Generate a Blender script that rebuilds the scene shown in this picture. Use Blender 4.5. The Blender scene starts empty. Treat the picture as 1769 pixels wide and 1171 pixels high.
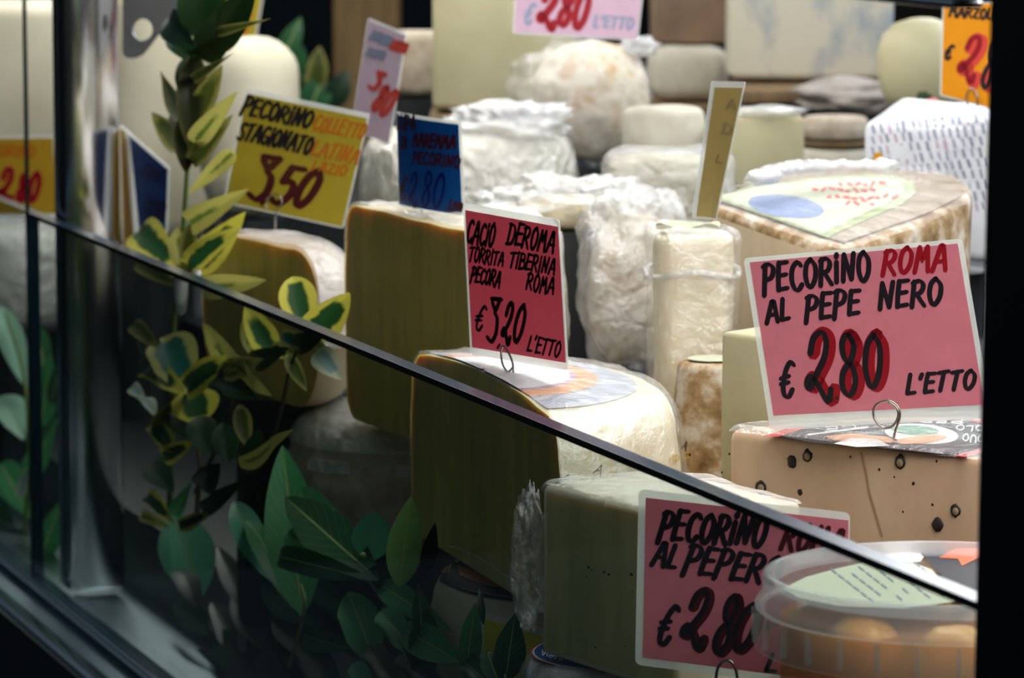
import bpy, bmesh, math, random
from mathutils import Vector, Matrix, noise
from mathutils.bvhtree import BVHTree
from math import sin, cos, pi, radians
random.seed(7)
SC = bpy.context.scene
COL = SC.collection
V3 = Vector

# ------------------------------------------------------------------ camera
F = 7000.0
PITCH = math.atan(885.0 / F)
SP, CP = sin(PITCH), cos(PITCH)
CAMZ = 1.5
CAM = V3((0, 0, CAMZ))
cd = bpy.data.cameras.new('camera')
cam = bpy.data.objects.new('camera', cd)
COL.objects.link(cam)
cam.location = CAM
cam.rotation_euler = (pi / 2 - PITCH, 0, 0)
cd.sensor_width = 36.0
cd.lens = F * 36.0 / 1769.0
cd.clip_start = 0.05
cd.dof.use_dof = True
cd.dof.focus_distance = 2.80
cd.dof.aperture_fstop = 13.0
SC.camera = cam

# counter frame: the glass front runs 19.2 degrees left of the view axis
GA = radians(19.2)
S2 = V3((-sin(GA), cos(GA), 0))      # along the counter, away from the camera
N2 = V3((cos(GA), sin(GA), 0))       # into the case
EDGE_Z = CAMZ - 0.39

def ray(px, py):
    u = (px - 884.5) / F
    v = -(py - 585.5) / F
    return V3((u, CP + v * SP, -SP + v * CP))
def at(px, py, Y):
    d = ray(px, py)
    return CAM + d * (Y / d.y)
def atz(px, py, z):
    d = ray(px, py)
    return CAM + d * ((z - CAMZ) / d.z)
P0 = atz(1680, 1019, EDGE_Z)
C0 = N2.dot(P0)
def atn(px, py, n):                  # the point of a sight line n metres behind the glass
    d = ray(px, py)
    return CAM + d * ((C0 + n) / N2.dot(d))
def sn(s, n, z):                     # counter coordinates to world
    b = V3((P0.x, P0.y, 0)) + S2 * s + N2 * n
    return V3((b.x, b.y, z))
def to_sn(p):
    q = p - P0
    return S2.dot(q), N2.dot(p) - C0

# ------------------------------------------------------------------ light
SC.view_settings.view_transform = 'Standard'
SC.view_settings.look = 'None'
SC.view_settings.exposure = 0.22
SC.view_settings.gamma = 1.0
SC.view_settings.use_curve_mapping = False
wd = bpy.data.worlds.new('world')
SC.world = wd
wd.use_nodes = True
wn = wd.node_tree
wn.nodes.clear()
wo = wn.nodes.new('ShaderNodeOutputWorld')
wb = wn.nodes.new('ShaderNodeBackground')
# dim street sky: dark at and below the horizon, a little blue daylight overhead
wtc = wn.nodes.new('ShaderNodeTexCoord')
wsp = wn.nodes.new('ShaderNodeSeparateXYZ')
wrp = wn.nodes.new('ShaderNodeValToRGB')
wrp.color_ramp.elements[0].position = 0.02
wrp.color_ramp.elements[0].color = (0.004, 0.006, 0.007, 1)
wrp.color_ramp.elements[1].position = 0.5
wrp.color_ramp.elements[1].color = (0.14, 0.20, 0.26, 1)
wn.links.new(wtc.outputs['Generated'], wsp.inputs[0])
wn.links.new(wsp.outputs['Z'], wrp.inputs[0])
wn.links.new(wrp.outputs[0], wb.inputs['Color'])
wb.inputs['Strength'].default_value = 0.55
wn.links.new(wb.outputs[0], wo.inputs[0])

def area(name, loc, target, sx, sy, power, col):
    l = bpy.data.lights.new(name, 'AREA')
    l.shape = 'RECTANGLE'
    l.size, l.size_y = sx, sy
    l.energy = power
    l.color = col
    o = bpy.data.objects.new(name, l)
    COL.objects.link(o)
    o.location = loc
    d = (V3(target) - V3(loc)).normalized()
    # local x along the counter
    z = -d
    x = S2.copy()
    x = (x - z * x.dot(z)).normalized()
    y = z.cross(x)
    o.rotation_euler = Matrix((x, y, z)).transposed().to_euler()
    return o
# tube lamp under the hood; the back light is added to brighten film tops
area('hood_lamp', sn(1.75, 0.32, 1.78), sn(1.75, 0.40, 1.0), 4.6, 0.22, 25, (1.0, 0.97, 0.92))
area('added_back_light', sn(1.6, 1.70, 1.98), sn(1.4, 0.45, 1.05), 3.8, 0.5, 30, (0.93, 0.97, 1.0))
area('near_lamp', sn(-0.75, 0.75, 1.85), sn(0.9, 0.35, 1.05), 0.5, 0.7, 8, (1.0, 0.97, 0.95))

# ------------------------------------------------------------------ materials
MATS = {}
def newmat(name):
    m = bpy.data.materials.new(name)
    m.use_nodes = True
    nt = m.node_tree
    nt.nodes.clear()
    out = nt.nodes.new('ShaderNodeOutputMaterial')
    MATS[name] = m
    return m, nt, out
def nd(nt, typ, **kw):
    n = nt.nodes.new(typ)
    for k, v in kw.items():
        if k in n.inputs:
            n.inputs[k].default_value = v
        else:
            setattr(n, k, v)
    return n
def principled(nt, col, rough=0.5, metal=0.0, spec=0.5):
    p = nt.nodes.new('ShaderNodeBsdfPrincipled')
    p.inputs['Base Color'].default_value = (*col, 1)
    p.inputs['Roughness'].default_value = rough
    p.inputs['Metallic'].default_value = metal
    p.inputs['Specular IOR Level'].default_value = spec
    return p
def coords(nt, scale=(1, 1, 1)):
    tc = nt.nodes.new('ShaderNodeTexCoord')
    mp = nt.nodes.new('ShaderNodeMapping')
    mp.inputs['Scale'].default_value = scale
    nt.links.new(tc.outputs['Object'], mp.inputs['Vector'])
    return mp.outputs['Vector']
def noise_tex(nt, vec, scale, detail=4, rough=0.55):
    n = nt.nodes.new('ShaderNodeTexNoise')
    n.inputs['Scale'].default_value = scale
    n.inputs['Detail'].default_value = detail
    n.inputs['Roughness'].default_value = rough
    nt.links.new(vec, n.inputs['Vector'])
    return n.outputs['Fac']
def ramp(nt, fac, stops):
    r = nt.nodes.new('ShaderNodeValToRGB')
    e = r.color_ramp.elements
    while len(e) < len(stops):
        e.new(0.5)
    for i, (p, c) in enumerate(stops):
        e[i].position = p
        e[i].color = (*c, 1)
    nt.links.new(fac, r.inputs['Fac'])
    return r.outputs['Color']
def bump(nt, h, strength, dist=0.002):
    b = nt.nodes.new('ShaderNodeBump')
    b.inputs['Strength'].default_value = strength
    b.inputs['Distance'].default_value = dist
    nt.links.new(h, b.inputs['Height'])
    return b.outputs['Normal']

def plain(name, col, rough=0.5, metal=0.0, spec=0.5):
    m, nt, out = newmat(name)
    p = principled(nt, col, rough, metal, spec)
    nt.links.new(p.outputs[0], out.inputs[0])
    return m
def mottled(name, c1, c2, scale=40, rough=0.6, bstr=0.3, stretch=(1, 1, 1), lo=0.35, hi=0.65, sss=0.0, rad=(0.02, 0.012, 0.005), spec=0.4, c3=None, bd=0.002):
    m, nt, out = newmat(name)
    v = coords(nt, stretch)
    f = noise_tex(nt, v, scale, 5, 0.6)
    st = [(lo, c1), (hi, c2)] if c3 is None else [(lo, c1), ((lo + hi) / 2, c2), (hi, c3)]
    c = ramp(nt, f, st)
    p = principled(nt, c1, rough, 0, spec)
    nt.links.new(c, p.inputs['Base Color'])
    if bstr:
        nt.links.new(bump(nt, f, bstr, bd), p.inputs['Normal'])
    if sss:
        p.inputs['Subsurface Weight'].default_value = sss
        p.inputs['Subsurface Radius'].default_value = rad
        p.inputs['Subsurface Scale'].default_value = 1.0
    nt.links.new(p.outputs[0], out.inputs[0])
    return m
def translucent_sheet(name, col, trans=0.35, rough=0.35, tcol=None, nscale=60, nvar=0.06):
    m, nt, out = newmat(name)
    v = coords(nt)
    f = noise_tex(nt, v, nscale, 4)
    lo = tuple(c * (1 - nvar) for c in col)
    hi = tuple(min(1, c * (1 + nvar)) for c in col)
    c = ramp(nt, f, [(0.3, lo), (0.7, hi)])
    p = principled(nt, col, rough, 0, 0.5)
    nt.links.new(c, p.inputs['Base Color'])
    t = nd(nt, 'ShaderNodeBsdfTranslucent')
    t.inputs['Color'].default_value = (*(tcol or col), 1)
    mx = nt.nodes.new('ShaderNodeMixShader')
    mx.inputs[0].default_value = trans
    nt.links.new(p.outputs[0], mx.inputs[1])
    nt.links.new(t.outputs[0], mx.inputs[2])
    nt.links.new(mx.outputs[0], out.inputs[0])
    return m
def film(name, fac=0.2, rough=0.12, haze=0.06, scale=45, stretch=(1, 1, 1), bstr=0.7, tint=(1, 1, 1), hazecol=(0.9, 0.92, 0.95), bd=0.004):
    m, nt, out = newmat(name)
    v = coords(nt, stretch)
    f1 = noise_tex(nt, v, scale, 6, 0.65)
    vo = nt.nodes.new('ShaderNodeTexVoronoi')
    vo.feature = 'DISTANCE_TO_EDGE'
    vo.inputs['Scale'].default_value = scale * 0.55
    nt.links.new(v, vo.inputs['Vector'])
    ad = nt.nodes.new('ShaderNodeMath')
    ad.operation = 'ADD'
    nt.links.new(f1, ad.inputs[0])
    nt.links.new(vo.outputs['Distance'], ad.inputs[1])
    nrm = bump(nt, ad.outputs[0], bstr, bd)
    tr = nd(nt, 'ShaderNodeBsdfTransparent')
    tr.inputs['Color'].default_value = (*tint, 1)
    gl = nd(nt, 'ShaderNodeBsdfGlossy')
    gl.inputs['Roughness'].default_value = rough
    gl.inputs['Color'].default_value = (1, 1, 1, 1)
    nt.links.new(nrm, gl.inputs['Normal'])
    df = nd(nt, 'ShaderNodeBsdfDiffuse')
    df.inputs['Color'].default_value = (*hazecol, 1)
    nt.links.new(nrm, df.inputs['Normal'])
    mh = nt.nodes.new('ShaderNodeMixShader')
    mh.inputs[0].default_value = haze
    nt.links.new(tr.outputs[0], mh.inputs[1])
    nt.links.new(df.outputs[0], mh.inputs[2])
    mg = nt.nodes.new('ShaderNodeMixShader')
    mg.inputs[0].default_value = fac
    nt.links.new(mh.outputs[0], mg.inputs[1])
    nt.links.new(gl.outputs[0], mg.inputs[2])
    nt.links.new(mg.outputs[0], out.inputs[0])
    return m
def glass_pane(name, tint):
    m, nt, out = newmat(name)
    tr = nd(nt, 'ShaderNodeBsdfTransparent')
    tr.inputs['Color'].default_value = (*tint, 1)
    gl = nd(nt, 'ShaderNodeBsdfGlossy')
    gl.inputs['Roughness'].default_value = 0.01
    fr = nd(nt, 'ShaderNodeFresnel')
    gm = nt.nodes.new('ShaderNodeNewGeometry')
    mr = nt.nodes.new('ShaderNodeMapRange')
    mr.inputs['To Min'].default_value = 1.5
    mr.inputs['To Max'].default_value = 1 / 1.5
    nt.links.new(gm.outputs['Backfacing'], mr.inputs['Value'])
    nt.links.new(mr.outputs[0], fr.inputs['IOR'])
    mx = nt.nodes.new('ShaderNodeMixShader')
    nt.links.new(fr.outputs[0], mx.inputs[0])
    nt.links.new(tr.outputs[0], mx.inputs[1])
    nt.links.new(gl.outputs[0], mx.inputs[2])
    nt.links.new(mx.outputs[0], out.inputs[0])
    return m
def clear_sheet(name, col, alpha, rough=0.2, haze=(0.9, 0.92, 0.9)):
    m, nt, out = newmat(name)
    tr = nd(nt, 'ShaderNodeBsdfTransparent')
    tr.inputs['Color'].default_value = (*col, 1)
    p = principled(nt, haze, rough, 0, 0.6)
    t = nd(nt, 'ShaderNodeBsdfTranslucent')
    t.inputs['Color'].default_value = (*haze, 1)
    m2 = nt.nodes.new('ShaderNodeMixShader')
    m2.inputs[0].default_value = 0.35
    nt.links.new(p.outputs[0], m2.inputs[1])
    nt.links.new(t.outputs[0], m2.inputs[2])
    mx = nt.nodes.new('ShaderNodeMixShader')
    mx.inputs[0].default_value = alpha
    nt.links.new(tr.outputs[0], mx.inputs[1])
    nt.links.new(m2.outputs[0], mx.inputs[2])
    nt.links.new(mx.outputs[0], out.inputs[0])
    return m
def leaf_mat(name, center, margin, edge=0.5, soft=0.12, rib=None, trans=0.3, rough=0.35, veins=0.25):
    m, nt, out = newmat(name)
    uv = nt.nodes.new('ShaderNodeUVMap')
    sp = nt.nodes.new('ShaderNodeSeparateXYZ')
    nt.links.new(uv.outputs[0], sp.inputs[0])
    def math_(op, a, b=None):
        n = nt.nodes.new('ShaderNodeMath')
        n.operation = op
        for i, q in enumerate((a, b)):
            if q is None:
                continue
            if isinstance(q, (int, float)):
                n.inputs[i].default_value = q
            else:
                nt.links.new(q, n.inputs[i])
        return n.outputs[0]
    U = math_('ABSOLUTE', math_('SUBTRACT', math_('MULTIPLY', sp.outputs['X'], 2.0), 1.0))
    Vv = sp.outputs['Y']
    dv = math_('MULTIPLY', math_('MINIMUM', Vv, math_('SUBTRACT', 1.0, Vv)), 3.0)
    vm = math_('SUBTRACT', 1.0, math_('MINIMUM', dv, 1.0))
    mg = math_('MAXIMUM', U, vm)
    nz = noise_tex(nt, coords(nt), 55, 4, 0.6)
    mg = math_('ADD', mg, math_('MULTIPLY', math_('SUBTRACT', nz, 0.5), 0.55))
    mr = nt.nodes.new('ShaderNodeMapRange')
    mr.interpolation_type = 'SMOOTHSTEP'
    mr.inputs['From Min'].default_value = edge - soft
    mr.inputs['From Max'].default_value = edge + soft
    nt.links.new(mg, mr.inputs['Value'])
    mixc = nt.nodes.new('ShaderNodeMix')
    mixc.data_type = 'RGBA'
    nt.links.new(mr.outputs[0], mixc.inputs['Factor'])
    mixc.inputs['A'].default_value = (*center, 1)
    mixc.inputs['B'].default_value = (*margin, 1)
    col = mixc.outputs['Result']
    # side veins
    w = math_('SUBTRACT', math_('MULTIPLY', Vv, 62.0), math_('MULTIPLY', U, 16.0))
    vs = math_('GREATER_THAN', math_('SINE', w), 0.95)
    if rib is not None:
        r1 = math_('LESS_THAN', U, 0.045)
        rr = math_('MAXIMUM', r1, math_('MULTIPLY', vs, veins))
        m3 = nt.nodes.new('ShaderNodeMix')
        m3.data_type = 'RGBA'
        nt.links.new(rr, m3.inputs['Factor'])
        nt.links.new(col, m3.inputs['A'])
        m3.inputs['B'].default_value = (*rib, 1)
        col = m3.outputs['Result']
    p = principled(nt, center, rough + 0.08, 0, 0.3)
    nt.links.new(col, p.inputs['Base Color'])
    nt.links.new(bump(nt, nz, 0.25, 0.001), p.inputs['Normal'])
    t = nd(nt, 'ShaderNodeBsdfTranslucent')
    nt.links.new(col, t.inputs['Color'])
    mx = nt.nodes.new('ShaderNodeMixShader')
    mx.inputs[0].default_value = trans
    nt.links.new(p.outputs[0], mx.inputs[1])
    nt.links.new(t.outputs[0], mx.inputs[2])
    nt.links.new(mx.outputs[0], out.inputs[0])
    return m

M = MATS
mottled('paste_olive', (0.76, 0.54, 0.15), (0.50, 0.38, 0.11), 40, 0.35, 0.25, (1, 1, 0.12), sss=0.9, rad=(0.015, 0.0075, 0.0018), spec=0.4)
mottled('paste_green', (0.80, 0.70, 0.34), (0.58, 0.54, 0.24), 40, 0.35, 0.2, (1, 1, 0.12), sss=0.8, rad=(0.012, 0.007, 0.002), spec=0.4)
mottled('paste_cream', (0.84, 0.76, 0.55), (0.78, 0.69, 0.46), 22, 0.45, 0.2, (1, 1, 0.3), sss=0.4, rad=(0.012, 0.008, 0.004))
mottled('paste_pale', (0.56, 0.52, 0.33), (0.49, 0.45, 0.27), 18, 0.5, 0.2, sss=0.2, rad=(0.01, 0.008, 0.005))
mottled('paste_pepper', (0.76, 0.55, 0.36), (0.64, 0.42, 0.27), 12, 0.35, 0.12, (1, 1, 0.5), sss=0.35, rad=(0.012, 0.007, 0.003))
mottled('paste_beige', (0.72, 0.58, 0.40), (0.56, 0.42, 0.27), 20, 0.55, 0.25, (1, 1, 0.2))
mottled('rind_brown', (0.20, 0.11, 0.04), (0.44, 0.29, 0.14), 34, 0.75, 0.9, c3=(0.74, 0.66, 0.55), lo=0.36, hi=0.62)
mottled('rind_grey', (0.40, 0.32, 0.23), (0.60, 0.52, 0.42), 45, 0.75, 0.6)
mottled('rind_mottled', (0.55, 0.38, 0.22), (0.74, 0.68, 0.56), 34, 0.75, 0.6, c3=(0.52, 0.46, 0.36))
mottled('rind_white', (0.66, 0.63, 0.53), (0.54, 0.50, 0.40), 30, 0.7, 0.4)
mottled('rind_dark', (0.30, 0.24, 0.17), (0.44, 0.36, 0.27), 30, 0.6, 0.4)
mottled('cream_wall', (0.64, 0.60, 0.46), (0.54, 0.50, 0.36), 9, 0.6, 0.1)
mottled('printed_paper', (0.66, 0.62, 0.50), (0.30, 0.36, 0.42), 14, 0.6, 0.05, (1, 1, 0.6), lo=0.52, hi=0.68)
mottled('brown_box', (0.20, 0.13, 0.09), (0.30, 0.20, 0.13), 12, 0.7, 0.1)
mottled('wood_dark', (0.16, 0.10, 0.05), (0.24, 0.15, 0.07), 18, 0.6, 0.3, (4, 4, 0.4))
mottled('wood_gold', (0.10, 0.06, 0.02), (0.16, 0.095, 0.03), 14, 0.6, 0.3, (4, 4, 0.4))
mottled('back_brown', (0.030, 0.020, 0.012), (0.055, 0.038, 0.020), 3, 0.8, 0.0)
mottled('cloth_grey', (0.42, 0.37, 0.33), (0.34, 0.30, 0.27), 25, 0.9, 0.4)
mottled('pack_white', (0.82, 0.84, 0.88), (0.72, 0.74, 0.80), 26, 0.35, 0.5, bd=0.004)
mottled('steel_grey', (0.30, 0.30, 0.30), (0.36, 0.36, 0.35), 8, 0.45, 0.05)
MATS['steel_grey'].node_tree.nodes['Principled BSDF'].inputs['Metallic'].default_value = 0.6
plain('chrome', (0.80, 0.82, 0.84), 0.13, 1.0)
plain('chrome_rough', (0.36, 0.44, 0.48), 0.36, 1.0)
plain('floor_dark', (0.020, 0.024, 0.026), 0.35, 0.0)
plain('black', (0.006, 0.006, 0.006), 0.5)
plain('rubber', (0.012, 0.012, 0.014), 0.4)
plain('wire', (0.42, 0.38, 0.34), 0.25, 1.0)
plain('glass_edge', (0.010, 0.035, 0.060), 0.20, 0.0, 0.5)
plain('white_plastic', (0.85, 0.87, 0.86), 0.35)
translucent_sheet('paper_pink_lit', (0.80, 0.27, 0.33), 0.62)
plain('ink_black', (0.012, 0.008, 0.012), 0.35)
plain('ink_red', (0.30, 0.004, 0.012), 0.35)
plain('ink_brightred', (0.72, 0.06, 0.04), 0.4)
plain('ink_orange', (0.55, 0.16, 0.01), 0.4)
plain('ink_maroon', (0.075, 0.007, 0.008), 0.35)
plain('ink_navy', (0.004, 0.01, 0.16), 0.35)
plain('ink_grey', (0.24, 0.28, 0.40), 0.6)
plain('ink_wood', (0.30, 0.20, 0.08), 0.6)
plain('print_black', (0.018, 0.02, 0.028), 0.5, 0.0, 0.25)
plain('print_navy', (0.05, 0.08, 0.16), 0.3)
plain('print_white', (0.85, 0.86, 0.86), 0.35)
plain('print_red', (0.70, 0.04, 0.05), 0.35)
plain('print_green', (0.03, 0.30, 0.16), 0.35)
plain('print_orange', (0.80, 0.36, 0.12), 0.35)
plain('print_cream', (0.62, 0.66, 0.48), 0.4)
plain('print_lime', (0.36, 0.43, 0.20), 0.4)
plain('print_blue', (0.24, 0.32, 0.58), 0.4)
plain('print_royal', (0.01, 0.07, 0.30), 0.35)
plain('print_silver', (0.42, 0.48, 0.56), 0.3)
plain('print_gold', (0.62, 0.42, 0.05), 0.4)
plain('print_violet', (0.50, 0.30, 0.42), 0.4)
plain('prawn_orange', (0.85, 0.14, 0.02), 0.35)
plain('peppercorn', (0.018, 0.010, 0.008), 0.6)
plain('pepper_core', (0.34, 0.24, 0.14), 0.6)
plain('crack', (0.42, 0.26, 0.12), 0.6)
plain('stem_green', (0.10, 0.17, 0.03), 0.5)
plain('stem_laurel', (0.16, 0.20, 0.05), 0.5)
plain('stem_brown', (0.07, 0.05, 0.025), 0.6)
plain('berry', (0.20, 0.36, 0.08), 0.35)
translucent_sheet('paper_pink', (0.78, 0.27, 0.33), 0.30)
translucent_sheet('paper_lilac', (0.74, 0.52, 0.66), 0.30)
translucent_sheet('paper_white_pink', (0.82, 0.66, 0.76), 0.30)
translucent_sheet('paper_yellow', (0.58, 0.46, 0.045), 0.35)
translucent_sheet('paper_bright_yellow', (0.95, 0.82, 0.04), 0.35)
translucent_sheet('paper_blue', (0.008, 0.13, 0.42), 0.30)
translucent_sheet('paper_orange', (0.95, 0.42, 0.01), 0.30)
translucent_sheet('paper_tan', (0.62, 0.48, 0.16), 0.35)
translucent_sheet('paper_amber', (0.62, 0.40, 0.03), 0.35)
clear_sheet('laminate', (0.96, 0.97, 0.95), 0.45, 0.18)
film('film_smooth', 0.24, 0.07, 0.05, 70, bstr=0.9, bd=0.005)
film('film_streak', 0.40, 0.08, 0.12, 60, (0.35, 2.4, 1), bstr=1.0, bd=0.006)
film('film_crinkle', 0.36, 0.09, 0.20, 75, bstr=1.0, bd=0.008)
film('film_bag', 0.26, 0.10, 0.24, 44, bstr=1.0, bd=0.012, hazecol=(0.80, 0.79, 0.76))
film('film_flap', 0.22, 0.2, 0.30, 60, bstr=0.6, hazecol=(0.55, 0.60, 0.62))
film('film_clear', 0.14, 0.08, 0.02, 60, bstr=1.0, bd=0.008)
glass_pane('glass_front', (0.66, 0.73, 0.70))
m_, nt_, o_ = newmat('glass_back')
t_ = nd(nt_, 'ShaderNodeBsdfTransparent')
nt_.links.new(t_.outputs[0], o_.inputs[0])
clear_sheet('tub_plastic', (0.99, 0.97, 0.93), 0.06, 0.15, (0.92, 0.90, 0.90))
clear_sheet('lid_plastic', (0.98, 0.98, 0.98), 0.36, 0.10, (0.95, 0.96, 0.98))
clear_sheet('skirt_plastic', (0.99, 0.98, 0.97), 0.11, 0.10, (0.96, 0.94, 0.93))
mottled('olive_orange', (0.95, 0.38, 0.04), (0.98, 0.56, 0.14), 22, 0.3, 0.1, sss=0.2, rad=(0.01, 0.005, 0.002))
m_, nt_, o_ = newmat('brine')
t_ = nd(nt_, 'ShaderNodeBsdfTransparent')
t_.inputs['Color'].default_value = (0.97, 0.72, 0.36, 1)
d_ = nd(nt_, 'ShaderNodeBsdfDiffuse')
d_.inputs['Color'].default_value = (0.95, 0.42, 0.07, 1)
x_ = nt_.nodes.new('ShaderNodeMixShader')
x_.inputs[0].default_value = 0.46
nt_.links.new(t_.outputs[0], x_.inputs[1])
nt_.links.new(d_.outputs[0], x_.inputs[2])
nt_.links.new(x_.outputs[0], o_.inputs[0])
# leaves
YEL = (0.66, 0.61, 0.08)
leaf_mat('leaf_varieg', (0.020, 0.085, 0.020), YEL, 0.55, 0.10, None, 0.35)
leaf_mat('leaf_varieg_teal', (0.015, 0.14, 0.10), (0.50, 0.48, 0.14), 0.58, 0.10, None, 0.3)
leaf_mat('leaf_yellow', (0.10, 0.17, 0.02), (0.46, 0.43, 0.10), 0.22, 0.15, None, 0.4)
leaf_mat('leaf_olive', (0.055, 0.075, 0.012), (0.22, 0.21, 0.05), 0.62, 0.2, None, 0.3)
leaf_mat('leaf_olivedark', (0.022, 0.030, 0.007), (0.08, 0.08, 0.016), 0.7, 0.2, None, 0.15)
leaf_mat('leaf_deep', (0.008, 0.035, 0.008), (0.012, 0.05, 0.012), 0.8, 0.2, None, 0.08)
leaf_mat('leaf_pale', (0.35, 0.50, 0.48), (0.72, 0.74, 0.52), 0.5, 0.12, None, 0.3)
RIB = (0.30, 0.38, 0.12)
leaf_mat('laurel_mid', (0.040, 0.235, 0.085), (0.045, 0.24, 0.085), 0.9, 0.1, RIB, 0.25)
leaf_mat('laurel_light', (0.17, 0.36, 0.11), (0.19, 0.36, 0.11), 0.9, 0.1, RIB, 0.3)
leaf_mat('laurel_teal', (0.085, 0.34, 0.21), (0.10, 0.34, 0.22), 0.9, 0.1, (0.20, 0.30, 0.16), 0.25)
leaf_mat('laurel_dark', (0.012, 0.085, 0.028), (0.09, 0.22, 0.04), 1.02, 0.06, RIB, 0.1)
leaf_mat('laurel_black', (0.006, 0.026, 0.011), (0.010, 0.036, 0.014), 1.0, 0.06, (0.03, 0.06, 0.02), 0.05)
leaf_mat('laurel_brown', (0.040, 0.055, 0.018), (0.05, 0.05, 0.018), 0.95, 0.1, (0.10, 0.12, 0.04), 0.15)
leaf_mat('laurel_mint', (0.28, 0.50, 0.36), (0.32, 0.54, 0.40), 0.9, 0.1, (0.3, 0.5, 0.36), 0.3)

# ------------------------------------------------------------------ mesh helpers
def mk(name, verts, faces, mats, parent=None, smooth=True, uvs=None, idx=None, loc=None):
    """one linked mesh object; verts are world points"""
    if not isinstance(mats, (list, tuple)):
        mats = [mats]
    base = parent_loc(parent) if parent else (loc if loc is not None else base_of(verts))
    me = bpy.data.meshes.new(name)
    me.from_pydata([tuple(V3(v) - base) for v in verts], [], faces)
    for m in mats:
        me.materials.append(MATS[m])
    if smooth:
        me.polygons.foreach_set('use_smooth', [True] * len(me.polygons))
    if idx:
        me.polygons.foreach_set('material_index', idx)
    if uvs:
        ul = me.uv_layers.new(name='UVMap')
        for lp in me.loops:
            ul.data[lp.index].uv = uvs[lp.vertex_index]
    me.update()
    o = bpy.data.objects.new(name, me)
    COL.objects.link(o)
    if parent:
        o.parent = parent
    else:
        o.location = base
    return o
def parent_loc(p):
    l = V3((0, 0, 0))
    while p:
        l += p.location
        p = p.parent
    return l
def base_of(verts):
    xs = [v[0] for v in verts]; ys = [v[1] for v in verts]; zs = [v[2] for v in verts]
    return V3(((min(xs) + max(xs)) / 2, (min(ys) + max(ys)) / 2, min(zs)))
def tag(o, label, cat, group=None):
    o['label'] = label
    o['category'] = cat
    if group:
        o['group'] = group
    return o
def thing(name, label, cat, loc, group=None):
    o = bpy.data.objects.new(name, None)
    o.empty_display_size = 0.02
    COL.objects.link(o)
    o.location = loc
    return tag(o, label, cat, group)
def struct(name, verts, faces, mat, smooth=False, idx=None):
    o = mk(name, verts, faces, mat, None, smooth, None, idx)
    o['kind'] = 'structure'
    return o
def sharp(o, ang=40):
    """keep edges sharper than ang crisp under smooth shading"""
    bm = bmesh.new(); bm.from_mesh(o.data)
    for e in bm.edges:
        e.smooth = not (len(e.link_faces) == 2 and e.calc_face_angle(0) > radians(ang))
    bm.to_mesh(o.data); bm.free()
    return o
def bm_out(bm):
    bm.verts.index_update()
    v = [x.co.copy() for x in bm.verts]
    f = [[q.index for q in fc.verts] for fc in bm.faces]
    i = [fc.material_index for fc in bm.faces]
    bm.free()
    return v, f, i
def to_bm(v, f, i=None):
    bm = bmesh.new()
    vs = [bm.verts.new(x) for x in v]
    bm.verts.index_update()
    for k, fc in enumerate(f):
        try:
            q = bm.faces.new([vs[a] for a in fc])
            if i:
                q.material_index = i[k]
        except ValueError:
            pass
    bmesh.ops.recalc_face_normals(bm, faces=bm.faces)
    return bm
BOXF = [(0, 1, 2, 3), (7, 6, 5, 4), (0, 4, 5, 1), (1, 5, 6, 2), (2, 6, 7, 3), (3, 7, 4, 0)]
def box_sn(s0, s1, n0, n1, z0, z1):
    v = [sn(s0, n0, z0), sn(s1, n0, z0), sn(s1, n1, z0), sn(s0, n1, z0), sn(s0, n0, z1), sn(s1, n0, z1), sn(s1, n1, z1), sn(s0, n1, z1)]
    return v, BOXF
def bevelled(v, f, w, seg=3):
    bm = to_bm(v, f)
    bmesh.ops.bevel(bm, geom=list(bm.edges), offset=w, segments=seg, profile=0.5, affect='EDGES')
    a, b, _ = bm_out(bm)
    return a, b
def tube(pts, rad, n=8, closed=False):
    pts = [V3(p) for p in pts]
    verts, faces = [], []
    prev = None
    m = len(pts)
    for i, p in enumerate(pts):
        t = (pts[min(i + 1, m - 1)] - pts[max(i - 1, 0)]).normalized()
        a = prev if prev is not None else (V3((0, 0, 1)) if abs(t.z) < 0.9 else V3((1, 0, 0)))
        x = (a - t * a.dot(t)).normalized()
        prev = x
        y = t.cross(x)
        r = rad[i] if isinstance(rad, (list, tuple)) else rad
        for k in range(n):
            th = 2 * pi * k / n
            verts.append(p + x * (r * cos(th)) + y * (r * sin(th)))
    for i in range(m - 1):
        for k in range(n):
            faces.append((i * n + k, i * n + (k + 1) % n, (i + 1) * n + (k + 1) % n, (i + 1) * n + k))
    faces.append(tuple(range(n - 1, -1, -1)))
    faces.append(tuple((m - 1) * n + k for k in range(n)))
    return verts, faces
def spline(pts, per=8):
    out = []
    n = len(pts)
    for i in range(n - 1):
        p0 = pts[max(i - 1, 0)]; p1 = pts[i]; p2 = pts[i + 1]; p3 = pts[min(i + 2, n - 1)]
        for k in range(per):
            t = k / per
            q = []
            for a, b, c, d in zip(p0, p1, p2, p3):
                q.append(0.5 * ((2 * b) + (c - a) * t + (2 * a - 5 * b + 4 * c - d) * t * t + (3 * b - a - 3 * c + d) * t ** 3))
            out.append(tuple(q))
    out.append(tuple(pts[-1]))
    return out
def lathe(center, prof, n=64, a0=0.0, a1=2 * pi, ex=V3((1, 0, 0)), ey=V3((0, 1, 0))):
    """open or full revolve of prof [(r, z)] about a vertical axis"""
    full = abs(a1 - a0 - 2 * pi) < 1e-6
    m = n if full else n + 1
    verts, faces = [], []
    for i in range(m):
        a = a0 + (a1 - a0) * i / n
        d = ex * cos(a) + ey * sin(a)
        for r, z in prof:
            verts.append(center + d * r + V3((0, 0, z)))
    k = len(prof)
    for i in range(n):
        j = (i + 1) % m
        for q in range(k - 1):
            faces.append((i * k + q, j * k + q, j * k + q + 1, i * k + q + 1))
    return verts, faces
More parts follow.
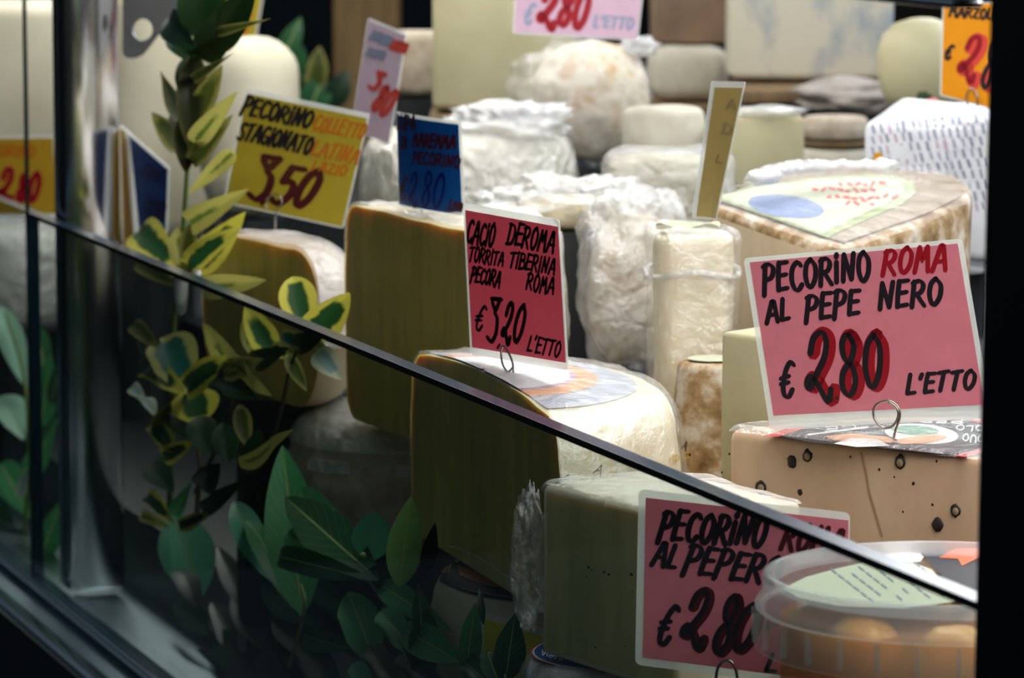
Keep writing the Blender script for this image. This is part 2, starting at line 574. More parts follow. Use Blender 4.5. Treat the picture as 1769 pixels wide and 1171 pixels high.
def wheel_profile(R, H, rs, bulge, seg=6, rin=0.0, dome=0.0):
    """from the axis at the top down to the axis at the bottom"""
    p = [(rin, H + dome)]
    for k in range(1, 8):
        p.append(((R - rs) * k / 8, H + dome * (1 - (k / 8) ** 2)))
    for k in range(seg + 1):
        a = pi / 2 * k / seg
        p.append((R - rs + rs * sin(a), H - rs + rs * cos(a)))
    for k in range(1, 4):
        t = k / 4
        p.append((R + bulge * sin(pi * t), H - rs - (H - 2 * rs) * t))
    for k in range(seg + 1):
        a = pi / 2 * k / seg
        p.append((R - rs + rs * cos(a), rs - rs * sin(a)))
    p.append((rin, 0))
    return p
def roughen(v, amp, freq, seed=0.0):
    o = V3((seed, seed * 1.7, seed * 0.3))
    return [x + noise.noise_vector(x * freq + o) * amp for x in v]

def half_wheel(A, B, H, rs=0.02, bulge=0.004, n=40, rough=0.0015, seed=1.0, dome=0.0, squash=1.0):
    """half a cheese wheel; A and B are the far and near ends of the cut along the top plane. Slot 1 is the cut face."""
    c = (A + B) / 2
    R = (A - B).length / 2
    ex = (B - A).normalized()
    ey = V3((-ex.y, ex.x, 0)) * squash
    c0 = V3((c.x, c.y, A.z - H))
    prof = wheel_profile(R, H, rs, bulge, dome=dome)
    v, f = lathe(c0, prof, n, 0, pi, ex, ey)
    k = len(prof)
    idx = [0] * len(f)
    f.append(list(range(k)) + [n * k + q for q in range(k - 2, 0, -1)])
    idx.append(1)
    bm = to_bm(v, f, idx)
    bmesh.ops.remove_doubles(bm, verts=bm.verts, dist=1e-5)
    bmesh.ops.dissolve_degenerate(bm, edges=bm.edges, dist=1e-6)
    v, f, idx = bm_out(bm)
    if rough:
        v = roughen(v, rough, 22, seed)
    return v, f, idx, c0, R, ex, ey
def full_wheel(c0, R, H, rs=0.02, bulge=0.004, n=56, rough=0.0015, seed=1.0):
    prof = wheel_profile(R, H, rs, bulge)
    v, f = lathe(c0, prof, n)
    bm = to_bm(v, f)
    bmesh.ops.remove_doubles(bm, verts=bm.verts, dist=1e-5)
    bmesh.ops.dissolve_degenerate(bm, edges=bm.edges, dist=1e-6)
    v, f, _ = bm_out(bm)
    return (roughen(v, rough, 22, seed) if rough else v), f
def prism(foot, H, bev=0.006, seg=3, up=V3((0, 0, 1)), cut=None, rough=0.001, seed=0.0, sub=0):
    """foot: world points of the TOP outline; extruded H against up; faces listed in cut (side numbers) get slot 1"""
    n = len(foot)
    v = [p for p in foot] + [p - up * H for p in foot]
    f = [tuple(range(n)), tuple(range(2 * n - 1, n - 1, -1))]
    idx = [0, 0]
    for i in range(n):
        f.append((i, n + i, n + (i + 1) % n, (i + 1) % n))
        idx.append(1 if cut and i in cut else 0)
    bm = to_bm(v, f, idx)
    if bev:
        bmesh.ops.bevel(bm, geom=list(bm.edges), offset=bev, segments=seg, profile=0.5, affect='EDGES', clamp_overlap=True, material=0)
    if sub:
        bmesh.ops.triangulate(bm, faces=[q for q in bm.faces if len(q.verts) > 4])
        bmesh.ops.subdivide_edges(bm, edges=bm.edges, cuts=sub, use_grid_fill=True)
    v, f, idx = bm_out(bm)
    return (roughen(v, rough, 20, seed) if rough else v), f, idx
def blob(c, r, amp=0.2, freq=3.0, sub=4, seed=0.0, squash=None, power=1.0):
    bm = bmesh.new()
    bmesh.ops.create_icosphere(bm, subdivisions=sub, radius=1.0)
    o = V3((seed * 3.1, seed, seed * 2.3))
    for q in bm.verts:
        d = q.co.normalized()
        if power != 1.0:
            d = V3(tuple(math.copysign(abs(x) ** power, x) for x in d))
        k = 1 + amp * noise.fractal(q.co * freq + o, 0.8, 2.0, 4)
        q.co = V3((d.x * r[0], d.y * r[1], d.z * r[2])) * k
        if squash is not None and q.co.z < squash:
            q.co.z = squash
        q.co = q.co + c
    v, f, _ = bm_out(bm)
    return v, f
def film_over(v, f, idx, skip=(1,), off=0.0018, amp=0.0025, freq=28, cuts=2, keep=None, seed=5.0, ridge=0.0):
    """cling film: the body's skin lifted and crinkled"""
    bm = to_bm(v, f, idx)
    dele = [q for q in bm.faces if q.material_index in skip or (keep and not keep(q.calc_center_median(), q.normal))]
    bmesh.ops.delete(bm, geom=dele, context='FACES')
    bmesh.ops.triangulate(bm, faces=[q for q in bm.faces if len(q.verts) > 4])
    bmesh.ops.subdivide_edges(bm, edges=bm.edges, cuts=cuts, use_grid_fill=True)
    bm.normal_update()
    o = V3((seed, seed * 2, seed * 3))
    for q in bm.verts:
        a = noise.noise(q.co * freq + o)
        b = 1 - abs(noise.noise(q.co * freq * 0.8 - o)) * 2
        q.co += q.normal * (off + amp * (0.5 + 0.5 * a) + ridge * max(0, b) ** 3)
    a, b, _ = bm_out(bm)
    return a, b
def bvh_of(v, f):
    return BVHTree.FromPolygons([V3(x) for x in v], [list(q) for q in f])

# ------------------------------------------------------------------ projectors: from a point seen in the photo to a surface
def plane_proj(p, nrm, lift=0.0006):
    nrm = nrm.normalized()
    def g(px, py, extra=0.0):
        d = ray(px, py)
        return CAM + d * (nrm.dot(p - CAM) / nrm.dot(d)) + nrm * (lift + extra)
    return g
def mesh_proj(bvh, Y, lift=0.0008):
    def g(px, py, extra=0.0):
        d = ray(px, py).normalized()
        h = bvh.ray_cast(CAM, d)
        if h[0] is None:
            return at(px, py, Y) if Y else None
        n = h[1] if h[1].dot(d) < 0 else -h[1]
        return h[0] + n * (lift + extra)
    return g

GLYPH = {
 'A': (.62, ['0,0 .30,1 .40,1 .60,0', '.12,.36 .54,.36']),
 'B': (.55, ['.05,0 .05,1', '~.05,1 .40,.95 .42,.65 .08,.53', '~.08,.53 .50,.48 .52,.12 .05,0']),
 'C': (.52, ['~.50,.86 .34,1 .10,.80 .04,.40 .18,.04 .38,.02 .52,.18']),
 'D': (.58, ['.05,0 .08,1', '~.0,.98 .42,.92 .56,.50 .40,.08 .0,.02']),
 'E': (.48, ['.10,1 .05,.5 .04,0', '.10,.98 .48,.98', '.06,.52 .42,.54', '.04,.02 .46,.04']),
 'F': (.46, ['.08,1 .04,0', '.08,.98 .46,.98', '.06,.52 .40,.52']),
 'G': (.58, ['~.52,.86 .34,1 .10,.80 .04,.40 .18,.04 .40,.02 .54,.22 .54,.44', '.34,.44 .58,.44']),
 'I': (.18, ['.09,1 .07,0']),
 'i': (.18, ['.09,.74 .06,0', '.11,1.02 .09,.92']),
 'L': (.44, ['.10,1 .04,.04', '.04,.03 .42,.06']),
 'l': (.36, ['~.12,.92 .04,.40 .06,.04 .20,.02 .34,.14']),
 'M': (.66, ['.02,0 .14,1', '.14,1 .30,.42 .50,1', '.50,1 .62,0']),
 'N': (.60, ['.04,0 .12,1', '.12,1 .44,.04', '.44,.04 .58,1']),
 'O': (.56, ['~.30,1 .10,.82 .04,.40 .16,.03 .32,.02 .50,.30 .52,.72 .30,1']),
 'P': (.52, ['.12,1 .02,-.12', '~.02,.94 .30,1 .50,.82 .40,.52 .08,.42']),
 'R': (.58, ['.10,1 .02,0', '~.04,.94 .34,1 .50,.80 .38,.54 .08,.48', '.20,.50 .56,0']),
 'Q': (.66, ['0,0 .22,1', '~.16,.94 .36,1.02 .54,.84 .50,.40 .58,.10 .70,.02']),
 'S': (.50, ['~.48,.88 .30,1 .10,.84 .16,.60 .40,.42 .42,.14 .22,.0 .02,.12']),
 'T': (.54, ['.30,.98 .20,0', '.02,.94 .54,1']),
 'U': (.54, ['~.04,1 .04,.30 .18,.02 .40,.06 .50,.40 .52,1']),
 'V': (.54, ['.02,1 .24,0 .52,1']),
 'Z': (.54, ['.04,.96 .50,.98 .04,.04 .54,.02']),
 'K': (.54, ['.06,1 .04,0', '.50,1 .06,.45 .54,0']),
 "'": (.16, ['.10,1 .04,.78']),
 '.': (.16, ['.06,.06 .09,.0']),
 ',': (.18, ['.10,.06 .03,-.14']),
 '0': (.56, ['~.34,1 .12,.80 .03,.38 .14,.03 .30,.02 .48,.30 .52,.76 .34,1']),
 '2': (.60, ['~.12,.66 .18,.90 .36,1 .46,.84 .42,.58 .26,.32 .12,.10 .06,.20 .16,.30 .34,.10 .52,-.12 .58,.08']),
 '3': (.52, ['.06,.98 .48,.98', '.08,.90 .28,.70 .46,.98', '~.28,.66 .44,.52 .44,.20 .26,.02 .04,.10']),
 '5': (.54, ['.50,.98 .18,.96', '.18,.96 .12,.56', '~.12,.56 .36,.60 .46,.36 .36,.08 .18,.0 .02,.10']),
 '8': (.54, ['~.44,.86 .30,1 .14,.86 .18,.62 .40,.44 .44,.18 .26,.0 .08,.14 .12,.38 .36,.58 .46,.80 .34,.98']),
 '9': (.52, ['~.46,.84 .28,1 .08,.80 .14,.58 .36,.56 .46,.80 .40,.30 .20,.0']),
 'E_': (.50, ['~.50,.90 .36,1 .18,.76 .08,.30 .16,.04 .32,.02 .44,.20', '.0,.56 .30,.60', '.0,.40 .28,.42']),
 ' ': (.36, []),
}
def ribbon(pts, w, proj, V, Fc, extra=0.0, nib=None, taper=True, sqx=1.0):
    n = len(pts)
    if n < 2:
        return
    b = len(V)
    # round caps: extend both ends by a narrower step
    d0 = (pts[0][0] - pts[1][0], pts[0][1] - pts[1][1])
    d1 = (pts[-1][0] - pts[-2][0], pts[-1][1] - pts[-2][1])
    def unit(d):
        l = math.hypot(*d) or 1
        return d[0] / l, d[1] / l
    u0, u1 = unit(d0), unit(d1)
    seq = [(pts[0][0] + u0[0] * w * .42, pts[0][1] + u0[1] * w * .42)] + list(pts) + [(pts[-1][0] + u1[0] * w * .42, pts[-1][1] + u1[1] * w * .42)]
    m = len(seq)
    for i, p in enumerate(seq):
        q0, q1 = seq[max(i - 1, 0)], seq[min(i + 1, m - 1)]
        t = unit((q1[0] - q0[0], q1[1] - q0[1]))
        nx, ny = -t[1], t[0]
        k = w / 2
        if nib is not None:
            ang = math.atan2(t[1], t[0])
            k *= 0.62 + 0.38 * abs(sin(ang - nib))
        if taper and (i == 0 or i == m - 1):
            k *= 0.5
        V.append(proj(p[0] + nx * k * sqx, p[1] + ny * k, extra))
        V.append(proj(p[0] - nx * k * sqx, p[1] - ny * k, extra))
    for i in range(m - 1):
        a = b + 2 * i
        Fc.append((a, a + 1, a + 3, a + 2))
def glyph_strokes(ch):
    w, ss = GLYPH[ch]
    out = []
    for s in ss:
        sm = s.startswith('~')
        pts = [tuple(map(float, q.split(','))) for q in s.lstrip('~').split()]
        if sm:
            pts = spline(pts, 5)
        else:
            q = []
            for a, b in zip(pts, pts[1:]):
                for k in range(4):
                    q.append((a[0] + (b[0] - a[0]) * k / 4, a[1] + (b[1] - a[1]) * k / 4))
            pts = q + [pts[-1]]
        out.append(pts)
    return w, out
def text_geo(txt, p0, p1, cap, sw, proj, slant=0.12, V=None, Fc=None, extra=0.0, up=None, jitter=0.05, nib=0.5, dx=0.0, dy=0.0, gap=0.16, sqx=1.0):
    """stroke lettering from p0 to p1 along the baseline (photo pixels), cap height cap"""
    V = [] if V is None else V
    Fc = [] if Fc is None else Fc
    chars = []
    i = 0
    while i < len(txt):
        chars.append('E_' if txt[i] == '€' else txt[i])
        i += 1
    ws = [GLYPH[c][0] for c in chars]
    tot = sum(ws) + gap * (len(ws) - 1)
    ux, uy = (p1[0] - p0[0]), (p1[1] - p0[1])
    L = math.hypot(ux, uy)
    ux, uy = ux / L, uy / L
    if up is None:
        up = (uy, -ux)
    sx = L / tot
    rnd = random.Random(len(txt) * 31 + int(p0[0]))
    x = 0.0
    k = 0
    for c, w in zip(chars, ws):
        _, st = glyph_strokes(c)
        jy = rnd.uniform(-jitter, jitter) * cap
        js = 1 + rnd.uniform(-jitter, jitter)
        for s in st:
            pts = []
            for gx, gy in s:
                X = (x + gx) * sx + slant * gy * cap + dx
                Yv = gy * cap * js + jy + dy
                pts.append((p0[0] + ux * X + up[0] * Yv, p0[1] + uy * X + up[1] * Yv))
            ribbon(pts, sw, proj, V, Fc, extra + k * 0.000006, nib, True, sqx)
            k += 1
        x += w + gap
    return V, Fc
def poly_px(pts, proj, V, Fc, extra=0.0):
    b = len(V)
    for p in pts:
        V.append(proj(p[0], p[1], extra))
    Fc.append(list(range(b, b + len(pts))))
def ellipse_px(cx, cy, a, b, rot=0.0, n=28, t0=0.0, t1=2 * pi):
    out = []
    for i in range(n):
        t = t0 + (t1 - t0) * i / (n if abs(t1 - t0 - 2 * pi) < 1e-6 else n - 1)
        x, y = a * cos(t), b * sin(t)
        out.append((cx + x * cos(rot) - y * sin(rot), cy + x * sin(rot) + y * cos(rot)))
    return out

# ------------------------------------------------------------------ the setting
# floor of the room, back wall, case
v, f = box_sn(-3.0, 6.0, -3.0, 3.2, -0.05, 0.0)
struct('floor', v, f, 'floor_dark')
v, f = box_sn(-2.2, 5.6, 2.45, 2.55, 0.0, 2.7)
struct('wall_back', v, f, 'back_brown')
# cabinet with its display bed
v, f = box_sn(-0.6, 3.9, -0.06, 2.0, 0.0, 0.70)
struct('trim_cabinet', v, f, 'black')
v, f = box_sn(-0.6, 3.9, 0.002, 2.0, 0.7005, 0.72)
struct('trim_tray', v, f, 'chrome_rough')
LO = 0.5 * (to_sn(atz(15, 1062, 0.715))[1] + to_sn(atz(150, 1171, 0.715))[1])
v, f = box_sn(-0.6, 3.9, LO + 0.012, -0.062, 0.66, 0.712)
struct('trim_apron', v, f, 'black')
v, f = bevelled(*box_sn(-0.6, 3.9, LO, LO + 0.022, 0.690, 0.718), 0.006)
struct('trim_rail', v, f, 'chrome', True)
v, f = box_sn(-0.6, 3.9, LO + 0.0225, -0.0005, 0.7001, 0.7135)
struct('trim_ledge', v, f, 'chrome_rough')
v, f = bevelled(*box_sn(-0.6, 3.9, -0.016, 0.0055, 0.7205, 0.7300), 0.003)
struct('trim_channel', v, f, 'chrome', True)
for i, (n0, n1, z) in enumerate(((0.085, 0.30, 0.80), (0.302, 0.60, 0.92), (0.602, 1.95, 1.02))):
    v, f = box_sn(-0.55, 3.85, n0, n1, 0.7205, z)
    struct('trim_step', v, f, 'floor_dark')

# glass front: two panes on either side of the bright post
def pane(name, s0, s1, z0, z1):
    v, f = box_sn(s0, s1, -0.012, 0.0, z0, z1)
    o = struct(name, v, f, ['glass_front', 'glass_back', 'glass_edge'])
    for p in o.data.polygons:
        n = p.normal
        p.material_index = 0 if n.dot(N2) < -0.9 else (1 if n.dot(N2) > 0.9 else 2)
    return o
s_post = to_sn(atn(112, 500, 0.006))[0]
s_black = to_sn(atn(1695, 1000, 0.0))[0]
s_j = to_sn(atn(58, 500, -0.006))[0]
pane('window_1', s_black - 0.03, s_j - 0.003, 0.7302, EDGE_Z)
pane('window_2', s_j + 0.003, s_j + 1.3, 0.7302, EDGE_Z)
v, f = box_sn(s_black - 0.03, s_j - 0.003, -0.0126, -0.0121, EDGE_Z - 0.0045, EDGE_Z)
struct('trim_glass_edge', v, f, 'black')
# bright square post just behind the panes
d = ray(210, 500)
t = (S2.dot(V3((P0.x, P0.y, 0))) + s_post) / S2.dot(d)
n1 = to_sn(CAM + d * t)[1]
d = ray(95, 500)
t = (C0 + 0.006) / N2.dot(d)
s_back = to_sn(CAM + d * t)[0]
v, f = bevelled(*box_sn(s_post, s_back, 0.0065, n1, 0.7302, 1.9), 0.003, 2)
struct('trim_post', v, f, 'chrome', True)
v, f = box_sn(s_j - 0.0028, s_j + 0.0028, -0.0128, -0.0095, 0.7302, 1.9)
struct('trim_joint', v, f, 'rubber')
# black near post
PX0, PX1 = 1713 + 0.0246 * 640, 1681 - 0.0246 * 560
v = [at(PX0, -700, 1.99), at(PX1, 1800, 1.99), at(PX1 + 179, 1800, 1.94), at(PX0 + 147, -700, 1.94),
     at(PX0 + 5, -700, 2.06), at(PX1 + 5, 1800, 2.06), at(PX1 + 184, 1800, 2.06), at(PX0 + 152, -700, 2.06)]
struct('trim_corner_post', *bevelled(v, BOXF, 0.003, 2), 'black', True)
# hood rail above the opening
zr = atn(1640, 11, 0.0).z
v, f = bevelled(*box_sn(s_black + 0.02, s_post - 0.014, -0.012, 0.006, zr, zr + 0.004), 0.001, 2)
struct('trim_hood_lip', v, f, 'chrome', True)
v, f = box_sn(s_black + 0.02, s_post - 0.014, -0.008, 0.004, zr + 0.0042, zr + 0.14)
struct('trim_hood', v, f, 'steel_grey')
# perforated steel bracket by the post
def bracket():
    g = plane_proj(atn(240, 50, 0.072), -N2 * 0.35 + V3((0, -1, 0)), 0.0)
    out = [(212, -60), (212, 92), (218, 100), (232, 101), (245, 95), (256, 82), (318, 0), (340, -60)]
    hole = ellipse_px(246, 51, 17.5, 19, 0, 24)
    bm = bmesh.new()
    nrm = (-N2 * 0.35 + V3((0, -1, 0))).normalized()
    fr, bk = [], []
    for ring, store in ((out, fr), (hole, bk)):
        for d in (0.0, -0.004):
            vs = [bm.verts.new(g(x, y) + nrm * d) for x, y in ring]
            store.append(vs)
    for k in (0, 1):
        es = []
        for ring in (fr[k], bk[k]):
            for i in range(len(ring)):
                es.append(bm.edges.new((ring[i], ring[(i + 1) % len(ring)])))
        bmesh.ops.triangle_fill(bm, edges=es, use_beauty=True)
    for rings in (fr, bk):
        a, b = rings
        for i in range(len(a)):
            j = (i + 1) % len(a)
            bm.faces.new((a[i], a[j], b[j], b[i]))
    bmesh.ops.recalc_face_normals(bm, faces=bm.faces)
    v, f, _ = bm_out(bm)
    o = mk('shelf_bracket', v, f, 'steel_grey', None, False)
    tag(o, 'grey steel bracket plate with a round hole, beside the bright post', 'bracket')
bracket()

# ------------------------------------------------------------------ price cards
def inset_quad(q, l, t, r, b):
    """shrink a pixel quad TL,TR,BR,BL by pixel amounts"""
    TL, TR, BR, BL = [V3((x, y, 0)) for x, y in q]
    ex = (TR - TL).normalized(); ey = (BL - TL).normalized()
    ex2 = (BR - BL).normalized(); ey2 = (BR - TR).normalized()
    return [tuple((TL + ex * l + ey * t)[:2]), tuple((TR - ex * r + ey2 * t)[:2]), tuple((BR - ex2 * r - ey2 * b)[:2]), tuple((BL + ex2 * l - ey * b)[:2])]
def round_quad(q, r, seg=5):
    pts = [V3((x, y, 0)) for x, y in q]
    out = []
    for i in range(4):
        p = pts[i]; a = (pts[i - 1] - p).normalized(); b = (pts[(i + 1) % 4] - p).normalized()
        for k in range(seg + 1):
            t = k / seg
            w0 = (1 - t) ** 2; w1 = 2 * t * (1 - t); w2 = t * t
            c = (p + a * r) * w0 + p * w1 + (p + b * r) * w2
            out.append((c.x, c.y))
    return out
def slab_px(poly, proj, nrm, th):
    n = len(poly)
    v = [proj(x, y) for x, y in poly]
    v = v + [p - nrm * th for p in v]
    f = [tuple(range(n)), tuple(range(2 * n - 1, n - 1, -1))]
    for i in range(n):
        f.append((i, n + i, n + (i + 1) % n, (i + 1) % n))
    return v, f
class Card:
    def __init__(self, name, label, quad, Y, az, el, paper, margins, round_=8, group=None, bend=0.0, sqx=1.0):
        self.sqx = sqx
        c = (sum(x for x, _ in quad) / 4, sum(y for _, y in quad) / 4)
        self.c = at(c[0], c[1], Y)
        a, e = radians(az), radians(el)
        self.n = V3((cos(a) * cos(e), sin(a) * cos(e), sin(e)))
        self.quad = quad
        flat = plane_proj(self.c, self.n, 0.0)
        side = V3((0, 0, 1)).cross(self.n).normalized()
        def proj(px, py, extra=0.0):
            p = flat(px, py)
            t = side.dot(p - self.c) / 0.06
            return p + self.n * (extra - bend * t * t)
        self.proj = proj
        lo = min((proj(*q) for q in quad), key=lambda p: p.z)
        self.root = thing(name, label, 'price sign', V3((self.c.x, self.c.y, lo.z)), group)
        v, f = slab_px(round_quad(quad, round_), lambda x, y: proj(x, y, -0.0003), self.n, 0.0009)
        if bend:
            v, f = self.grid_slab(quad, -0.0003, 0.0009)
        mk('laminate', v, f, 'laminate', self.root, False)
        self.pq = inset_quad(quad, *margins)
        v, f = slab_px(self.pq, lambda x, y: proj(x, y, 0.0), self.n, 0.0002)
        if bend:
            v, f = self.grid_slab(self.pq, 0.0, 0.0002)
        mk('paper', v, f, paper, self.root, False)
    def grid_slab(self, q, ex, th, m=10):
        TL, TR, BR, BL = q
        v, f = [], []
        for d in (ex, ex - th):
            for i in range(m + 1):
                t = i / m
                v.append(self.proj(TL[0] + (TR[0] - TL[0]) * t, TL[1] + (TR[1] - TL[1]) * t, d))
                v.append(self.proj(BL[0] + (BR[0] - BL[0]) * t, BL[1] + (BR[1] - BL[1]) * t, d))
        o = 2 * (m + 1)
        for i in range(m):
            a = 2 * i
            f.append((a, a + 1, a + 3, a + 2))
            f.append((o + a + 2, o + a + 3, o + a + 1, o + a))
            f.append((a, a + 2, o + a + 2, o + a))
            f.append((a + 1, o + a + 1, o + a + 3, a + 3))
        return v, f
    def text(self, lines, mat, name='lettering', lift=0.0003):
        for i, (txt, p0, p1, cap, sw, sl) in enumerate(lines):
            V, Fc = [], []
            text_geo(txt, p0, p1, cap, sw, self.proj, sl, V, Fc, lift, sqx=self.sqx)
            mk(name, V, Fc, mat, self.root, False)
    def price(self, txt, p0, p1, cap, sw, sl, red='ink_red', black='ink_black', off=0.20, jitter=0.02):
        V, Fc = [], []
        text_geo(txt, p0, p1, cap, sw * 1.5, self.proj, sl, V, Fc, 0.00028, jitter=jitter, dx=sw * off * self.sqx, sqx=self.sqx)
        mk('price_fill', V, Fc, red, self.root, False)
        V, Fc = [], []
        text_geo(txt, p0, p1, cap, sw * 0.70, self.proj, sl, V, Fc, 0.00042, jitter=jitter, dx=-sw * off * 0.9 * self.sqx, sqx=self.sqx)
        mk('price_outline', V, Fc, black, self.root, False)
    def clip(self, pts, r=0.0011, dep=0.004, mat='wire'):
        """wire holder: a loop in front of the card and a leg to the cheese"""
        p3 = []
        for i, (x, y) in enumerate(pts):
            p3.append(self.proj(x, y, dep))
        p3 = [V3(q) for q in spline([tuple(p) for p in p3], 5)]
        v, f = tube(p3, r, 8)
        mk('wire_clip', v, f, mat, self.root)

# 1 - the sign in focus on the peppercorn cheese
c1 = Card('price_sign', 'tilted pink sign reading pecorino Roma al pepe nero, standing on the peppercorn cheese', [(1284, 446), (1662, 412), (1714, 722), (1330, 742)], 2.84, -106, 3, 'paper_pink', (10, 8, 9, 24), 9)
c1.text([('PECORiNO', (1320, 507), (1503, 481), 47, 9, 0.10), ('AL', (1325, 560), (1364, 553), 36, 8.5, 0.16), ('PEPE', (1392, 552), (1484, 543), 42, 9, 0.12), ('NERO', (1519, 536), (1626, 522), 42, 9, 0.16),
         ('€', (1350, 690), (1372, 687), 58, 9, 0.14), ("L'ETTO", (1566, 680), (1683, 672), 32, 8, 0.18)], 'ink_black')
c1.text([('ROMA', (1524, 474), (1634, 464), 42, 8.5, 0.20)], 'ink_red', 'red_lettering')
c1.price('2', (1392, 684), (1440, 682), 108, 15, 0.06)
c1.price('8', (1455, 686), (1488, 682), 104, 15, 0.06)
c1.price('0', (1498, 668), (1528, 664), 88, 15, 0.08)
c1.text([('.', (1444, 688), (1449, 687), 30, 8, 0)], 'ink_maroon', 'price_point')
c1.clip([(1512, 741), (1515, 715), (1524, 698), (1540, 692), (1553, 700), (1557, 715), (1549, 732), (1534, 737), (1521, 728), (1514, 712), (1520, 696), (1540, 690), (1556, 699), (1560, 718), (1552, 742), (1547, 768)][3:], 0.0009, 0.012)
# 2 - the lower sign, behind the glass
c2 = Card('price_sign', 'pink pecorino sign partly behind the clear tub of snacks', [(1103, 845), (1468, 886), (1462, 1195), (1097, 1148)], 2.535, -106, 3, 'paper_pink', (13, 13, 2, 14), 12)
c2.text([('PECORiNO', (1137, 930), (1318, 943), 50, 10, 0.16), ('AL', (1126, 976), (1166, 982), 40, 9, 0.16), ('PEPERO', (1180, 988), (1342, 1008), 48, 10, 0.18), ('€', (1133, 1110), (1156, 1112), 66, 10, 0.2), ('L', (1322, 1158), (1340, 1160), 30, 8, 0.2), ('ETTO', (1350, 1162), (1430, 1172), 30, 8, 0.2)], 'ink_black')
c2.text([('ROMA', (1348, 947), (1450, 960), 46, 9, 0.2)], 'ink_maroon', 'red_lettering')
c2.price('2', (1172, 1108), (1214, 1112), 92, 12, 0.16, 'ink_maroon')
c2.price('8', (1228, 1126), (1258, 1130), 100, 12, 0.14, 'ink_maroon')
c2.price('0', (1263, 1122), (1296, 1126), 80, 12, 0.14, 'ink_maroon')
c2.text([('.', (1213, 1118), (1218, 1119), 30, 8, 0)], 'ink_black', 'price_point')
c2.clip([(1240, 1200), (1241, 1165), (1246, 1147), (1258, 1138), (1270, 1144), (1277, 1165), (1279, 1200)], 0.0010, 0.006)
# 3 - the narrow-angled pink sign in the middle
c3 = Card('price_sign', 'pink sign reading cacio de Roma, seen at a sharp angle on the middle cheese', [(799, 350), (965, 380), (980, 640), (812, 612)], 2.965, -152, -3, 'paper_pink_lit', (4, 12, 2, 13), 6, sqx=0.58)
c3.text([('CACiO', (806, 418), (852, 426), 38, 7.5, 0.0), ('DEROMA', (876, 420), (956, 436), 36, 7.5, 0.0), ('TORRITA', (810, 450), (869, 460), 24, 6, 0.0), ('TiBERiNA', (880, 460), (958, 474), 27, 6.5, 0.0),
         ('PECORA', (813, 486), (863, 496), 26, 6.5, 0.0), ('ROMA', (909, 500), (956, 508), 28, 6.5, 0.0), ('€', (820, 570), (833, 572), 42, 7, 0.05), ("L'ETTO", (911, 606), (966, 617), 27, 6, 0.02)], 'ink_black')
c3.price('3', (840, 590), (857, 592), 76, 7, 0.0, 'ink_maroon')
c3.price('20', (864, 586), (900, 592), 64, 7, 0.0, 'ink_maroon')
c3.text([(',', (860, 598), (865, 599), 30, 6, 0)], 'ink_black', 'price_point')
c3.clip([(899, 642), (898, 625), (890, 606), (881, 596), (878, 608), (881, 628), (890, 640), (899, 632)], 0.0008, 0.006)
# 4 - yellow sign
c4 = Card('price_sign', 'mustard yellow pecorino sign marked 3,50 beside the tall leafy stem', [(425, 152), (638, 196), (592, 395), (385, 350)], 3.70, -124, 11, 'paper_yellow', (4, 9, 2, 3), 6)
c4.text([('PECORiNO', (416, 196), (534, 222), 30, 6.5, 0.18), ('STAGiONATO', (409, 240), (534, 266), 30, 6, 0.18)], 'ink_black')
c4.text([('COLLETTO', (540, 224), (626, 241), 26, 5, 0.2), ('LATiNA', (537, 267), (616, 284), 26, 5, 0.2), ('LAZIO', (538, 294), (596, 304), 17, 4.5, 0.2)], 'ink_orange', 'orange_lettering')
c4.price('3', (424, 344), (458, 350), 78, 9, 0.18, 'ink_maroon', 'ink_maroon')
c4.price('5', (462, 348), (496, 356), 68, 9, 0.24, 'ink_maroon', 'ink_maroon')
c4.price('0', (503, 352), (530, 358), 66, 9, 0.24, 'ink_maroon', 'ink_maroon')
c4.text([(',', (453, 348), (458, 350), 34, 7, 0)], 'ink_maroon', 'price_point')
c4.clip([(466, 362), (468, 345), (480, 336), (492, 345), (489, 362), (482, 372), (481, 398)], 0.0008, 0.005)
# 5 - blue sign
c5 = Card('price_sign', 'blue sign with dark lettering and 2,80 standing on the tall dark cheese', [(677, 193), (788, 210), (795, 374), (680, 355)], 3.40, -146, -3, 'paper_blue', (2, 6, 3, 2), 4, bend=0.006, sqx=0.6)
c5.text([('LUPA', (680, 224), (717, 226), 26, 5.5, 0), ('DI', (689, 257), (700, 258), 20, 5, 0), ('MAREMMA', (712, 252), (781, 258), 22, 5.5, 0), ('PECORiNO', (712, 282), (788, 290), 20, 5, 0), ('€', (683, 346), (696, 348), 42, 6, 0), ('L', (772, 362), (778, 363), 18, 5, 0), ('ETTO', (778, 364), (791, 367), 14, 4, 0)], 'ink_maroon')
c5.text([('2', (701, 352), (718, 354), 52, 6.5, 0), ('80', (727, 356), (762, 360), 60, 6.5, 0)], 'ink_navy', 'price_lettering')
c5.clip([(733, 362), (736, 372), (737, 388)], 0.0007, 0.003)
# 6 - narrow lilac sign
c6 = Card('price_sign', 'pale lilac sign with red figures, steeply angled behind the yellow sign', [(635, 30), (702, 58), (672, 252), (606, 222)], 3.90, -162, 9, 'paper_white_pink', (2, 4, 2, 3), 5)
c6.text([('PECORiNO', (638, 66), (672, 80), 16, 4, 0.15), ('NUOVO', (632, 95), (662, 104), 14, 4, 0.15)], 'ink_grey')
c6.text([('ROMA', (674, 84), (700, 92), 16, 6, 0.15), ('3', (636, 150), (650, 156), 34, 9, 0.15), ('80', (640, 190), (668, 200), 46, 9, 0.15)], 'ink_brightred', 'red_lettering')
